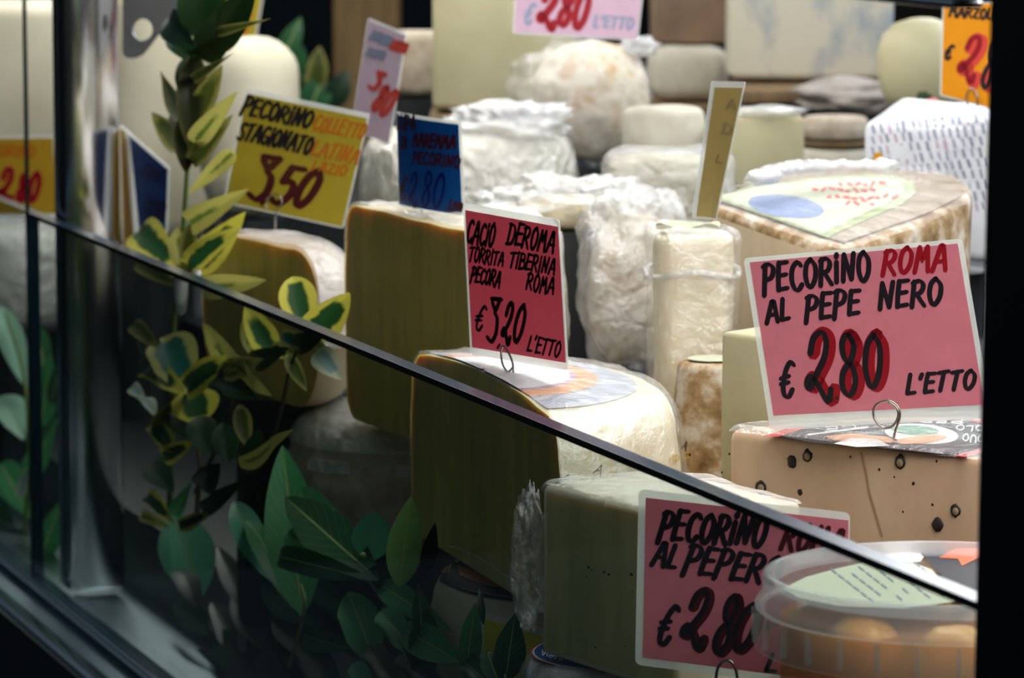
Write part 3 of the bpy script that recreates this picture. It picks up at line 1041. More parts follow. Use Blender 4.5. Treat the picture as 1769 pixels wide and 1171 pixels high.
# 7 - lilac sign at the top
c7 = Card('price_sign', 'lilac sign cut by the top of the photo, above the mottled wrapped cheese', [(893, -72), (1118, -72), (1102, 70), (885, 58)], 4.08, -102, 12, 'paper_lilac', (3, 4, 3, 3), 6)
c7.text([('PECORiNO', (910, -20), (1080, -18), 30, 6, 0.15), ('€', (905, 40), (918, 41), 34, 6, 0.15), ("L'ETTO", (1025, 47), (1092, 50), 20, 5, 0.15)], 'ink_grey')
c7.text([('2', (926, 42), (958, 44), 62, 13, 0.15), ('80', (962, 46), (1010, 48), 62, 12, 0.15)], 'ink_red', 'red_lettering')
# 8 - orange sign
c8 = Card('price_sign', 'bright orange sign on the printed white packet beside the black post', [(1628, 6), (1750, 2), (1742, 198), (1623, 165)], 3.72, -108, 3, 'paper_orange', (3, 3, 2, 3), 3)
c8.text([('MARZOLiNO', (1640, 28), (1745, 36), 18, 5, 0.05), ('€', (1631, 102), (1641, 104), 26, 6, 0.1)], 'ink_black')
c8.price('2', (1652, 130), (1684, 138), 74, 13, 0.05, 'ink_brightred', 'ink_red')
c8.price('8', (1694, 150), (1714, 154), 86, 12, 0.05, 'ink_brightred', 'ink_black')
c8.text([(',', (1686, 146), (1691, 147), 30, 8, 0)], 'ink_brightred', 'price_point')
c8.clip([(1674, 182), (1672, 165), (1680, 152), (1690, 164), (1690, 184)], 0.0009, 0.005)
# 9 - tan sign on edge
c9 = Card('price_sign', 'narrow tan sign with white border, leaning upright in the creamy wrapped cheese', [(1228, 140), (1286, 141), (1236, 380), (1194, 376)], 3.21, -166, 4, 'paper_tan', (8, 11, 1, 3), 3)
c9.text([('D', (1246, 228), (1262, 232), 16, 3.5, 0), ('A', (1255, 186), (1270, 188), 16, 3.5, 0), ('L', (1236, 280), (1248, 282), 14, 3, 0)], 'ink_wood')
# 10 - blue sign at the left
c10 = Card('price_sign', 'blue sign in shade behind the leafy stem, next to the bright post', [(214, 222), (292, 290), (288, 402), (232, 425)], 3.98, -158, -1, 'paper_blue', (12, 5, 3, 2), 3)
c10.text([('2', (250, 370), (262, 372), 32, 6, 0), ('80', (264, 378), (284, 380), 32, 6, 0), ('LUPA', (246, 300), (276, 316), 18, 5, 0)], 'ink_navy')
c10b = Card('price_sign', 'thin ochre sign seen edge-on between the bright post and the blue sign', [(206, 215), (226, 232), (236, 428), (212, 440)], 4.06, -158, -1, 'paper_amber', (2, 4, 1, 2), 3)
# 11 - amber sign in the far bay
c11 = Card('price_sign', 'amber yellow sign with red figures in the bay left of the bright post', [(-60, 236), (94, 234), (102, 372), (-60, 372)], 4.55, -108, 3, 'paper_amber', (3, 4, 3, 3), 4)
c11.text([('PECORiNO', (-40, 268), (60, 270), 18, 5, 0.1)], 'ink_orange')
c11.text([('2', (-4, 344), (20, 345), 52, 10, 0.1), ('80', (28, 346), (64, 348), 48, 10, 0.1)], 'ink_red', 'red_lettering')
# 12 - bright yellow sign low down
c12 = Card('price_sign', 'plain bright yellow sign behind the laurel leaves at the bottom', [(828, 1054), (940, 1087), (934, 1216), (820, 1192)], 2.86, -110, -4, 'paper_bright_yellow', (11, 12, 3, 6), 6)
# 13 - yellow sign far left back
c13 = Card('price_sign', 'yellow and orange sign behind the dark top leaves of the stem', [(330, -60), (462, -50), (440, 82), (318, 78)], 4.75, -110, 3, 'paper_yellow', (3, 4, 3, 3), 4)
c13.text([('2', (345, 60), (368, 62), 60, 16, 0.1), ('80', (376, 66), (420, 70), 60, 16, 0.1)], 'ink_orange', 'orange_lettering')

# ------------------------------------------------------------------ cheeses
def support(c, z, r, name='trim_riser'):
    """dark riser under what stands above the steps"""
    v, f = lathe(V3((c.x, c.y, 0.7205)), [(0, z - 0.7205), (r, z - 0.7205), (r, 0), (0, 0)], 20)
    bm = to_bm(v, f)
    bmesh.ops.remove_doubles(bm, verts=bm.verts, dist=1e-5)
    v, f, _ = bm_out(bm)
    struct(name, v, f, 'floor_dark')

def halves(name, label, Apx, YA, Bpx, H, mats, rs=0.02, bulge=0.004, wrap='film_smooth', seed=1.0, group=None, wrapkeep=None, amp=0.0025, rough=0.0015, ridge=0.0, dome=0.0, squash=1.0):
    A = at(*Apx, YA)
    B = atz(*Bpx, A.z)
    v, f, idx, c0, R, ex, ey = half_wheel(A, B, H, rs, bulge, 44, rough, seed, dome, squash)
    root = thing(name, label, 'cheese', c0 + ey * R * 0.4, group)
    o = mk('cheese_body', v, f, mats, root, True, None, idx)
    sharp(o, 50)
    if wrap:
        wk = wrapkeep or (lambda c, n: n.z > -0.5)
        a, b = film_over(v, f, idx, (1,), 0.0015, amp, 30, 2, wk, seed + 3, ridge)
        mk('plastic_wrap', a, b, wrap, root)
    return dict(root=root, v=v, f=f, idx=idx, c=c0, R=R, ex=ex, ey=ey, A=A, B=B, z=A.z, H=H, bvh=bvh_of(v, f))

# middle cheese (cacio)
mid = halves('half_cheese', 'wrapped half wheel with silver and orange label, under the angled pink sign', (712, 604), 3.17, (966, 724), 0.145, ['paste_cream', 'paste_olive'], 0.030, 0.006, 'film_smooth', 1.0, amp=0.003, ridge=0.002, dome=0.008, squash=0.70)
def mid_label():
    root = mid['root']
    z = mid['z'] + 0.0012
    c = V3((mid['c'].x, mid['c'].y, z))
    ex, ey, R = mid['ex'], mid['ey'], mid['R']
    def ring(r0, r1, mat, name, lift, a0=0.03, a1=pi - 0.03, cx=0.0, cy=0.0):
        V, Fc = [], []
        n = 40
        for i in range(n + 1):
            a = a0 + (a1 - a0) * i / n
            d = ex * cos(a) + ey * sin(a)
            for q in range(7):
                r = r0 + (r1 - r0) * q / 6
                V.append(c + d * r + V3((0, 0, lift + 0.008 * (1 - min(1, r / (R - 0.03)) ** 2))))
        for i in range(n):
            for q in range(6):
                Fc.append((7 * i + q, 7 * i + q + 1, 7 * i + q + 8, 7 * i + q + 7))
        mk(name, V, Fc, mat, root, False)
    ring(0.004, R * 0.80, 'print_silver', 'label', 0.0)
    ring(0.004, R * 0.60, 'print_orange', 'label_band', 0.0003)
    ring(0.004, R * 0.49, 'print_violet', 'label_line', 0.0005)
    ring(0.004, R * 0.46, 'print_white', 'label_center', 0.0007)
    # letters on the rim
    for k, a in enumerate((0.12, 0.42, 0.72, 1.02, 1.32)):
        pass
    pr = mesh_proj(mid['bvh'], 3.0, 0.0022)
    V, Fc = [], []
    for x0, y0, x1, y1 in ((966, 834, 976, 822), (1022, 818, 1034, 826), (1078, 802, 1092, 812), (1126, 822, 1140, 808), (1172, 776, 1178, 764)):
        d = (x1 - x0, y1 - y0)
        ribbon([(x0, y0), (x0 + 14, y0 - 14)], 2.0, pr, V, Fc)
        ribbon([(x0 + 14, y0 - 14), (x0 + 12, y0 + 4)], 2.0, pr, V, Fc)
        ribbon([(x0 + 5, y0 - 5), (x0 + 13, y0 - 5)], 2.0, pr, V, Fc)
    mk('rim_lettering', V, Fc, 'print_black', root, False)
    V, Fc = [], []
    for x0, y0 in ((1000, 828), (1056, 820), (1106, 812), (1162, 792), (1186, 786)):
        e = ellipse_px(x0, y0, 6, 5, -0.3, 14)
        ribbon(e + e[:2], 3.5, pr, V, Fc, taper=False)
    mk('rim_rings', V, Fc, 'print_gold', root, False)
mid_label()

# tall dark cheese carrying the blue sign
tall = halves('half_cheese', 'tall half wheel with dark cut face, under the blue sign', (598, 352), 3.50, (822, 404), 0.186, ['paste_cream', 'paste_olive'], 0.022, 0.004, 'film_streak', 2.0, amp=0.003, ridge=0.003, squash=0.85)
# squat dark one behind the leaves
four = halves('half_cheese', 'half wheel with dark rounded cut face behind the variegated leaves, under the yellow sign', (352, 396), 3.76, (548, 440), 0.140, ['paste_beige', 'paste_olive'], 0.045, 0.006, 'film_crinkle', 3.0, amp=0.005, wrapkeep=lambda c, n: c.z > 1.04, squash=0.6)
# lower wheels
def wheels(name, label, c0, R, H, mat, rs, seed, wrap=None, keep=None, group=None):
    v, f = full_wheel(c0, R, H, rs, 0.004, 60, 0.002, seed)
    root = thing(name, label, 'cheese', c0, group)
    mk('cheese_body', v, f, mat, root)
    if wrap:
        a, b = film_over(v, f, [0] * len(f), (), 0.0015, 0.004, 30, 1, keep, seed + 2)
        mk('plastic_wrap', a, b, wrap, root)
    return dict(root=root, v=v, f=f, c=c0, R=R, H=H, bvh=bvh_of(v, f), z=c0.z + H)
zt = min(tall['c'].z, four['c'].z) - 0.001
q = tall['c'] + tall['ey'] * 0.05
w5s = to_sn(atn(738, 800, 0.205))[0]
W5C = sn(w5s, 0.205, tall['c'].z - 0.111)
w5 = wheels('whole_cheese', 'greyish brown whole wheel lying under the tall dark cheese', W5C, 0.122, 0.105, 'rind_grey', 0.03, 4.0, 'film_crinkle', lambda c, n: n.z > 0.25)
support(w5['c'], w5['c'].z - 0.0005, 0.11)
q = four['c'] + four['ey'] * 0.05
support(q, four['c'].z - 0.0005, 0.05)
q = sn(to_sn(mid['c'])[0] + 0.05, 0.200, 0)
w6 = wheels('whole_cheese', 'wheel with a black and orange label lying under the middle cheese', V3((q.x, q.y, mid['c'].z - 0.106)), 0.155, 0.100, 'paste_beige', 0.034, 6.0)
def patch_grid(top, bot, proj, m=6, per=5, extra=0.0):
    V, Fc = [], []
    tp, bt = spline(top, per), spline(bot, per)
    for p, q in zip(tp, bt):
        for k in range(m + 1):
            t = k / m
            V.append(proj(p[0] + (q[0] - p[0]) * t, p[1] + (q[1] - p[1]) * t, extra))
    for i in range(len(tp) - 1):
        for k in range(m):
            a = i * (m + 1) + k
            q = (a, a + 1, a + m + 2, a + m + 1)
            if all(V[j] is not None for j in q):
                Fc.append(q)
    used = sorted({j for q in Fc for j in q})
    mp = {j: i for i, j in enumerate(used)}
    return [V[j] for j in used], [tuple(mp[j] for j in q) for q in Fc]
def w6_label():
    pr = mesh_proj(w6['bvh'], None, 0.0010)
    V, Fc = patch_grid([(757, 956), (795, 966), (840, 980), (905, 1000)], [(738, 990), (780, 1014), (836, 1032), (905, 1042)], pr)
    mk('label', V, Fc, 'print_black', w6['root'])
    V, Fc = patch_grid([(790, 978), (825, 990), (866, 1006)], [(796, 996), (832, 1010), (868, 1018)], pr, extra=0.0007)
    mk('label_oval', V, Fc, 'ink_orange', w6['root'])
    V, Fc = patch_grid([(762, 974), (768, 976), (774, 980)], [(760, 988), (767, 991), (774, 992)], pr, extra=0.0007)
    mk('label_mark', V, Fc, 'ink_orange', w6['root'])
    V, Fc = [], []
    ribbon(spline([(800, 1018), (840, 1027), (895, 1036)], 6), 2.0, mesh_proj(w6['bvh'], 2.98, 0.0010), V, Fc, 0.0007)
    mk('label_line', V, Fc, 'ink_wood', w6['root'])
w6_label()
support(w6['c'], w6['c'].z - 0.0005, 0.10)

# lower block with the green-olive cut face
zb = at(930, 836, 2.745)
d_f = V3((cos(radians(-57)), sin(radians(-57)), 0))
d_b = V3((-d_f.y, d_f.x, 0))
fa = zb
foot = [fa + d_b * 0.006 + d_f * 0.0, fa + d_f * 0.006, fa + d_f * 0.165, fa + d_f * 0.160 + d_b * 0.105, fa + d_f * 0.05 + d_b * 0.110, fa + d_b * 0.085 - d_f * 0.004]
v, f, idx = prism(foot, 0.118, 0.006, 3, cut=[1], seed=8.0, sub=1, rough=0.001)
blk = thing('cheese_block', 'block with dull green cut face and shiny film on top, beside the lower pink sign', 'cheese', V3((fa.x, fa.y, fa.z - 0.118)) + d_f * 0.08 + d_b * 0.055)
o = mk('cheese_body', v, f, ['paste_cream', 'paste_green'], blk, True, None, idx)
a, b = film_over(v, f, idx, (1,), 0.0012, 0.003, 34, 2, lambda c, n: n.z > 0.3, 4.0, 0.002)
mk('plastic_wrap', a, b, 'film_streak', blk)
blk_bvh = bvh_of(v, f)
pr = mesh_proj(blk_bvh, 2.7, 0.0006)
V, Fc = [], []
for x, y, r in ((1018, 980, 2.6), (1024, 984, 1.6), (1045, 988, 2.4), (1053, 992, 2.6), (1015, 996, 1.3), (1092, 992, 3), (1094, 1022, 1.6), (1030, 1118, 1.8), (1082, 1116, 1.6), (1000, 1106, 1.4)):
    poly_px(ellipse_px(x, y, r, r * 0.8, 0.3, 8), pr, V, Fc)
mk('dark_specks', V, Fc, 'peppercorn', blk, False)
# crumpled film tail left of the block
a, b = blob(atn(914, 965, 0.016), (0.012, 0.008, 0.046), 0.42, 3.5, 4, 9.0)
mk('film_tail', a, b, 'film_clear', blk)

# wheel with the blue label at the very bottom
zw = fa.z - 0.119
cw = atz(1078, 1196, zw)
cw = V3((cw.x, cw.y, 0))
ctr = fa + d_f * 0.085 + d_b * 0.060
w7 = wheels('whole_cheese', 'white film-wrapped wheel with a blue label, under the green-faced block', sn(to_sn(atn(1085, 1150, 0.088))[0], 0.088, 0.8005), 0.073, zw - 0.8045, 'rind_white', 0.018, 7.0, 'film_crinkle', lambda c, n: n.z < 0.9)
def w7_label():
    g = plane_proj(V3((0, 0, w7['z'])), V3((0, 0, 1)), 0.0008)
    c = w7['c']; R = w7['R']
    def disc(r, mat, name, lift):
        V = [V3((c.x + r * cos(2 * pi * i / 48), c.y + r * sin(2 * pi * i / 48), w7['z'] + lift)) for i in range(48)]
        mk(name, V, [list(range(48))], mat, w7['root'], False)
    disc(R * 0.93, 'print_red', 'label_edge', 0.0004)
    disc(R * 0.915, 'print_white', 'label_ring', 0.0005)
    disc(R * 0.895, 'print_royal', 'label', 0.0006)
    V, Fc = [], []
    text_geo('MARIA', (974, 1137), (937, 1126), 8, 1.8, g, 0.0, V, Fc, 0.0004)
    mk('label_lettering', V, Fc, 'print_white', w7['root'], False)
w7_label()

# grey film flap in front of the middle cheese
def flap():
    top = [(770, 940), (800, 946), (835, 966), (868, 998), (888, 1040), (897, 1090)]
    bot = [(772, 943), (810, 956), (860, 985), (900, 1010), (925, 1050), (932, 1100)]
    V, Fc = [], []
    tp = spline(top, 4); bp_ = spline(bot, 4)
    m = 6
    for i, (p, q) in enumerate(zip(tp, bp_)):
        for k in range(m + 1):
            t = k / m
            n = 0.034 + 0.006 * sin(t * 3.1) + 0.003 * sin(i * 1.3)
            V.append(atn(p[0] + (q[0] - p[0]) * t, p[1] + (q[1] - p[1]) * t, n))
    for i in range(len(tp) - 1):
        for k in range(m):
            a = i * (m + 1) + k
            Fc.append((a, a + 1, a + m + 2, a + m + 1))
    o = mk('film_flap', V, Fc, 'film_flap', w6['root'])
flap()

# peppercorn cheese
pA = at(1246, 742, 2.88)
pB = atz(1716, 796, pA.z)
pf = (pB - pA).normalized()
pb = V3((-pf.y, pf.x, 0))
L_ = (pB - pA).length
foot = [pA + pb * 0.012, pA + pf * 0.010] + [pA + pf * (L_ * t) for t in (1.0,)] + [pB + pb * 0.10, pA + pf * L_ * 0.5 + pb * 0.17, pA + pf * 0.05 + pb * 0.13]
v, f, idx = prism(foot, 0.118, 0.007, 3, cut=[1], seed=10.0, sub=1, rough=0.001)
pep = thing('peppercorn_cheese', 'pale cheese studded with peppercorns and topped by a black printed label', 'cheese', pA + pf * 0.1 + pb * 0.07 - V3((0, 0, 0.118)))
mk('cheese_body', v, f, ['paste_pepper', 'paste_pepper'], pep, True, None, idx)
support(pA + pf * 0.11 + pb * 0.075, pA.z - 0.1185, 0.055)
pep_bvh = bvh_of(v, f)
pr = mesh_proj(pep_bvh, 2.8, 0.0)
def corn(x, y, r, core=True):
    p = pr(x, y)
    bm = bmesh.new()
    bmesh.ops.create_icosphere(bm, subdivisions=2, radius=1)
    rr = r * 2.85 / F
    for q in bm.verts:
        k = 1 + 0.35 * noise.noise(q.co * 2.4 + V3((x, y, 0)))
        c = q.co * k * rr
        q.co = p + pf * c.x * 1.05 + pb * c.y * 0.35 + V3((0, 0, c.z * 1.15))
    a, b, _ = bm_out(bm)
    o = mk('peppercorn', a, b, 'peppercorn', pep)
    if core:
        bm = bmesh.new()
        bmesh.ops.create_icosphere(bm, subdivisions=2, radius=1)
        for q in bm.verts:
            c = q.co * rr * 0.62
            q.co = p - pb * rr * 0.28 + pf * (c.x * 1.0 + rr * 0.12) + pb * c.y * 0.35 + V3((0, 0, c.z * 1.1 - rr * 0.1))
        a, b, _ = bm_out(bm)
        mk('peppercorn_core', a, b, 'pepper_core', o)
for x, y, r, c in ((1315, 842, 11, True), (1368, 798, 10, False), (1395, 787, 10, True), (1555, 798, 11, True), (1651, 882, 10, True), (1620, 906, 11, False), (1382, 850, 5, False)):
    corn(x, y, r, c)
for x, y, r in ((1260, 784, 2), (1247, 816, 2), (1469, 789, 2), (1519, 811, 2.6), (1545, 824, 2), (1578, 835, 3), (1611, 872, 2.6), (1618, 797, 2.4), (1560, 884, 2), (1424, 920, 2)):
    corn(x, y, r, False)
V, Fc = [], []
pr2 = mesh_proj(pep_bvh, 2.8, 0.0004)
ribbon(spline([(1488, 782), (1496, 815), (1502, 850), (1512, 885), (1524, 926)], 5), 3.0, pr2, V, Fc)
mk('crack', V, Fc, 'crack', pep, False)
def pep_label():
    g = plane_proj(pA, V3((0, 0, 1)), 0.0010)
    def P(name, mat, polys, lift):
        V, Fc = [], []
        for p in polys:
            poly_px(p, g, V, Fc, lift)
        mk(name, V, Fc, mat, pep, False)
    P('label', 'print_black', [[(1330, 752), (1372, 738), (1450, 731), (1560, 728), (1718, 726), (1718, 790), (1640, 788), (1520, 776), (1400, 766)]], 0)
    P('label_stripe', 'print_red', [[(1318, 757), (1362, 742), (1400, 739), (1345, 757)], [(1648, 790), (1718, 770), (1718, 778), (1668, 792)], [(1672, 728), (1718, 727), (1718, 736), (1690, 733)]], 0.0002)
    P('label_oval', 'print_white', [ellipse_px(1592, 752, 64, 17, 0.08)], 0.0002)
    P('label_badge', 'print_green', [ellipse_px(1580, 746, 42, 8, 0.06)], 0.0004)
    P('label_portrait', 'print_orange', [[(1424, 757), (1470, 752), (1535, 758), (1552, 768), (1500, 768), (1440, 764)], ellipse_px(1592, 762, 44, 7, -0.1)], 0.0005)
    P('label_drape', 'print_white', [[(1440, 770), (1470, 760), (1516, 762), (1538, 774), (1480, 776)]], 0.0006)
    V, Fc = [], []
    text_geo('PEP', (1664, 728), (1590, 727), 6, 2.4, g, 0, V, Fc, 0.0004)
    text_geo('OLO', (1700, 739), (1652, 737), 9, 2.6, g, 0, V, Fc, 0.0004)
    text_geo('OUO', (1700, 756), (1664, 753), 12, 2.6, g, 0, V, Fc, 0.0004)
    ribbon([(1396, 754), (1500, 741)], 3, g, V, Fc, 0.0004)
    text_geo('CE', (1480, 737), (1425, 741), 7, 2.0, g, 0, V, Fc, 0.0005)
    mk('label_lettering', V, Fc, 'print_white', pep, False)
pep_label()
a, b = film_over(v, f, idx, (1,), 0.0025, 0.003, 34, 2, lambda c, n: n.z > 0.5, 14.0, 0.002)
mk('plastic_wrap', a, b, 'film_smooth', pep)

# big wedge at the upper right with the cream label
TILT = radians(6.5)
wup = V3((0, -sin(TILT), cos(TILT)))
wp = at(1222, 346, 3.40)
wproj = plane_proj(wp, wup, 0.0)
outl = [(1222, 347), (1453, 430), (1520, 408), (1582, 388), (1630, 368), (1672, 345), (1680, 320), (1650, 302), (1582, 294), (1500, 290), (1400, 291), (1310, 314)]
foot = [wproj(x, y) for x, y in outl]
v, f, idx = prism(foot, 0.150, 0.010, 3, up=V3((0, -0.02, 1)).normalized(), cut=[0], seed=12.0, sub=1, rough=0.0025)
# bulge the rind outward
cc = sum(foot, V3()) / len(foot)
wdg = thing('cheese_wedge', 'large rinded wedge with a cream label in green and red, behind the focused pink sign', 'cheese', V3((cc.x, cc.y, cc.z - 0.16)))
o = mk('cheese_body', v, f, ['rind_brown', 'paste_beige'], wdg, True, None, idx)
support(V3((cc.x, cc.y, 0)), min(p.z for p in v) - 0.0005, 0.06)
def wdg_label():
    g = plane_proj(wp, wup, 0.0022)
    def P(name, mat, polys, lift):
        V, Fc = [], []
        for p in polys:
            poly_px(p, g, V, Fc, lift)
        mk(name, V, Fc, mat, wdg, False)
    full = [(1232, 345), (1300, 326), (1400, 312), (1480, 305), (1540, 307), (1578, 320), (1582, 336), (1560, 356), (1510, 378), (1455, 402), (1430, 415)]
    P('top_rind', 'rind_dark', [[(1234, 346), (1310, 318), (1400, 296), (1500, 294), (1582, 299), (1644, 306), (1668, 322), (1660, 342), (1600, 372), (1520, 400), (1456, 422)]], -0.0006)
    P('label', 'print_lime', [full], 0)
    P('label_field', 'print_cream', [[(1244, 345), (1310, 328), (1400, 316), (1475, 311), (1530, 313), (1558, 323), (1562, 336), (1540, 352), (1495, 372), (1440, 398), (1420, 408)]], 0.0003)
    P('label_patch', 'print_blue', [ellipse_px(1358, 362, 66, 19, 0.12)], 0.0006)
    V, Fc = [], []
    rnd = random.Random(3)
    for x0, y0, n in ((1405, 334, 8), (1450, 322, 6), (1430, 345, 9), (1462, 356, 4)):
        for k in range(n):
            x = x0 + k * 14
            ribbon([(x, y0 + rnd.uniform(-4, 4)), (x + rnd.uniform(3, 9), y0 + rnd.uniform(-4, 4))], 5, g, V, Fc, 0.0006 + 0.00001 * k)
    mk('label_print', V, Fc, 'ink_brightred', wdg, False)
wdg_label()
a, b = film_over(v, f, idx, (1,), 0.004, 0.004, 30, 1, lambda c, n: n.z > 0.45, 15.0, 0.003)
mk('plastic_wrap', a, b, 'film_clear', wdg)
# bunched film along its far edge
bpts = [at(1310, 308, 3.36), at(1370, 290, 3.40), at(1440, 289, 3.42), at(1530, 288, 3.44)]
va, fa_ = [], []
for k, p in enumerate(spline([tuple(q) for q in bpts], 5)):
    a, b = blob(V3(p), (0.012, 0.012, 0.006), 0.5, 3.0, 2, k * 1.3)
    o0 = len(va)
    va += a
    fa_ += [[x + o0 for x in q] for q in b]
mk('bunched_film', va, fa_, 'film_crinkle', wdg)

# pale slab behind the focused sign
sA = at(1243, 572, 3.02)
sB = V3((sA.x + 0.045, sA.y - 0.040, sA.z))
df = (sB - sA).normalized(); db = V3((-df.y, df.x, 0))
foot = [sA, sB, sB + db * 0.05, sA + db * 0.05]
v, f, idx = prism(foot, 0.115, 0.005, 3, seed=16.0, sub=1)
o = mk('cheese_slab', v, f, 'paste_pale', None)
tag(o, 'pale yellow slab cheese peeking out left of the focused pink sign', 'cheese')
support(sA + df * 0.03 + db * 0.025, min(p.z for p in v) - 0.0005, 0.018)

# small rinded cheese left of it
rc = at(1232, 650, 3.15)
rtop = at(1215, 622, 3.15).z
v, f = full_wheel(V3((rc.x, rc.y, rtop - 0.11)), 0.0285, 0.11, 0.007, 0.003, 44, 0.002, 17.0)
rr_ = thing('small_whole_cheese', 'small brown-rinded cheese with a pale top label, left of the yellow slab', 'cheese', V3((rc.x, rc.y, rtop - 0.11)))
mk('cheese_body', v, f, 'rind_brown', rr_)
V = [V3((rc.x + 0.020 * cos(2 * pi * i / 32), rc.y + 0.020 * sin(2 * pi * i / 32), rtop + 0.0016)) for i in range(32)]
mk('label', V, [list(range(32))], 'print_cream', rr_, False)
support(rc, rtop - 0.1135, 0.02)

# creamy wrapped cheese carrying the tan sign
k0 = at(1195, 405, 3.38)
prof_foot = []
cx = at(1197, 400, 3.22)
v, f, idx = prism([cx + V3((x, y, 0)) for x, y in ((-0.032, -0.012), (-0.020, -0.026), (0.028, -0.022), (0.034, 0.02), (0.0, 0.04), (-0.03, 0.025))], 0.135, 0.008, 3, seed=18.0, sub=2, rough=0.002)
crm = thing('wrapped_cheese', 'creamy film-wrapped cheese with a raised band, at the foot of the tan sign', 'cheese', cx - V3((0, 0, 0.135)))
mk('cheese_body', v, f, 'paste_cream', crm)
a, b = film_over(v, f, idx, (), 0.002, 0.005, 40, 1, None, 19.0, 0.003)
mk('plastic_wrap', a, b, 'film_smooth', crm)
bz = at(1190, 475, 3.20).z
ringp = []
for i in range(33):
    t = 2 * pi * i / 32
    ringp.append(cx + V3((0.037 * cos(t), 0.033 * sin(t) + 0.004, bz - cx.z + 0.003 * sin(3 * t))))
a, b = tube(ringp, 0.0028, 8)
mk('film_band', a, b, 'film_crinkle', crm)
pv = [cx + V3((0.026 * cos(2 * pi * i / 24) - 0.004, 0.018 * sin(2 * pi * i / 24), 0.006 + 0.002 * sin(i))) for i in range(24)]
mk('label', pv, [list(range(24))], 'print_cream', crm, False)
support(cx, cx.z - 0.1355 - 0.004, 0.028)

# big crumpled bag behind the middle sign
bg = at(1095, 480, 3.55)
v, f = blob(bg, (0.050, 0.06, 0.082), 0.22, 2.2, 4, 21.0, power=0.85)
bag = thing('bagged_cheese', 'brownish cheese in a crumpled clear bag right of the middle pink sign', 'cheese', bg - V3((0, 0, 0.08)))
v2, f2 = blob(bg - V3((0, 0, 0.01)), (0.040, 0.048, 0.066), 0.08, 1.6, 4, 22.0, power=0.75)
mk('cheese_body', v2, f2, 'rind_mottled', bag)
mk('plastic_bag', v, f, 'film_bag', bag)
support(bg, min(p.z for p in v) - 0.0005, 0.04)

# pale wrapped wheel behind the blue sign
pw = at(790, 330, 4.05)
ptop = at(800, 232, 4.0).z
palew = wheels('whole_cheese', 'large pale wheel under shiny film behind the blue sign', V3((pw.x + 0.012, pw.y, ptop - 0.12)), 0.103, 0.12, 'paste_pale', 0.03, 24.0, 'film_crinkle', None)
support(palew['c'], palew['c'].z - 0.005, 0.09)
# film heap on top of it
hp = at(875, 215, 4.02)
v, f = blob(hp, (0.060, 0.05, 0.022), 0.45, 2.6, 4, 25.0)
mk('film_heap', v, f, 'film_crinkle', palew['root'])
# pale greenish block under film
gb = at(1115, 268, 4.0)
v, f, idx = prism([gb + V3((x, y, 0)) for x, y in ((-0.040, -0.02), (0.075, -0.045), (0.085, 0.04), (-0.025, 0.05))], 0.09, 0.012, 3, seed=26.0, sub=2, rough=0.003)
gbo = thing('wrapped_cheese', 'low pale block under film in front of the small white drum cheese', 'cheese', gb - V3((0, 0, 0.09)))
mk('cheese_body', v, f, 'paste_pale', gbo)
a, b = film_over(v, f, idx, (), 0.003, 0.008, 22, 1, None, 27.0, 0.004)
mk('plastic_wrap', a, b, 'film_bag', gbo)
support(gb, gb.z - 0.0955, 0.05)
# sheet of film in front, lower
fs = at(985, 345, 3.70)
v, f = blob(fs, (0.075, 0.06, 0.020), 0.5, 2.4, 4, 28.0)
fb = thing('bagged_cheese', 'flat cheese in shiny film behind the top edge of the middle pink sign', 'cheese', fs - V3((0, 0, 0.02)))
v2, f2 = blob(fs - V3((0, 0, 0.012)), (0.066, 0.052, 0.016), 0.1, 2, 3, 29.0)
mk('cheese_body', v2, f2, 'paste_cream', fb)
mk('plastic_bag', v, f, 'film_crinkle', fb)
support(fs, min(p.z for p in v) - 0.0005, 0.045)

# mottled cheese in a bag (back)
mt = at(1020, 175, 4.30)
v2, f2 = blob(mt, (0.062, 0.058, 0.064), 0.06, 1.8, 4, 31.0, power=0.85)
mot = thing('bagged_cheese', 'mottled brown and white round cheese in a thin bag under the lilac sign', 'cheese', mt - V3((0, 0, 0.064)))
mk('cheese_body', v2, f2, 'rind_mottled', mot)
v, f = blob(mt + V3((-0.012, 0.0, -0.004)), (0.075, 0.068, 0.070), 0.22, 2.4, 4, 32.0, power=0.9)
mk('plastic_bag', v, f, 'film_clear', mot)
v, f = blob(at(1105, 80, 4.28), (0.020, 0.012, 0.010), 0.5, 2.5, 3, 33.0)
mk('bag_ear', v, f, 'film_crinkle', mot)
support(mt, min(p.z for p in v2) - 0.006, 0.04)
# tall pale block (back)
tb = at(868, 195, 4.62)
x0, x1 = at(748, 100, 4.62).x, at(990, 100, 4.62).x
def box_at(x0, x1, y0, y1, z0, z1, bev, seed=0.0, sub=1, rough=0.002, skew=0.0):
    foot = [V3((x0, y0, z1)), V3((x1, y0 + skew, z1)), V3((x1, y1 + skew, z1)), V3((x0, y1, z1))]
    return prism(foot, z1 - z0, bev, 3, seed=seed, sub=sub, rough=rough)
zt0, zt1 = at(868, 188, 4.62).z, at(868, -60, 4.62).z
v, f, idx = box_at(x0, x1, 4.60, 4.78, zt0, zt1, 0.008, 35.0)
o = mk('cheese_block', v, f, 'paste_pale', None)
tag(o, 'tall pale yellow block reaching out of the top of the photo', 'cheese')
v, f, idx = box_at(x0 - 0.004, at(852, 100, 4.6).x, 4.57, 4.78, zt0 - 0.019, zt0 - 0.005, 0.004, 36.0)
o = mk('cutting_board', v, f, 'wood_gold', None)
tag(o, 'brown board under the tall pale block', 'board')
support(tb + V3((0, 0.08, 0)), zt0 - 0.0215, 0.06)
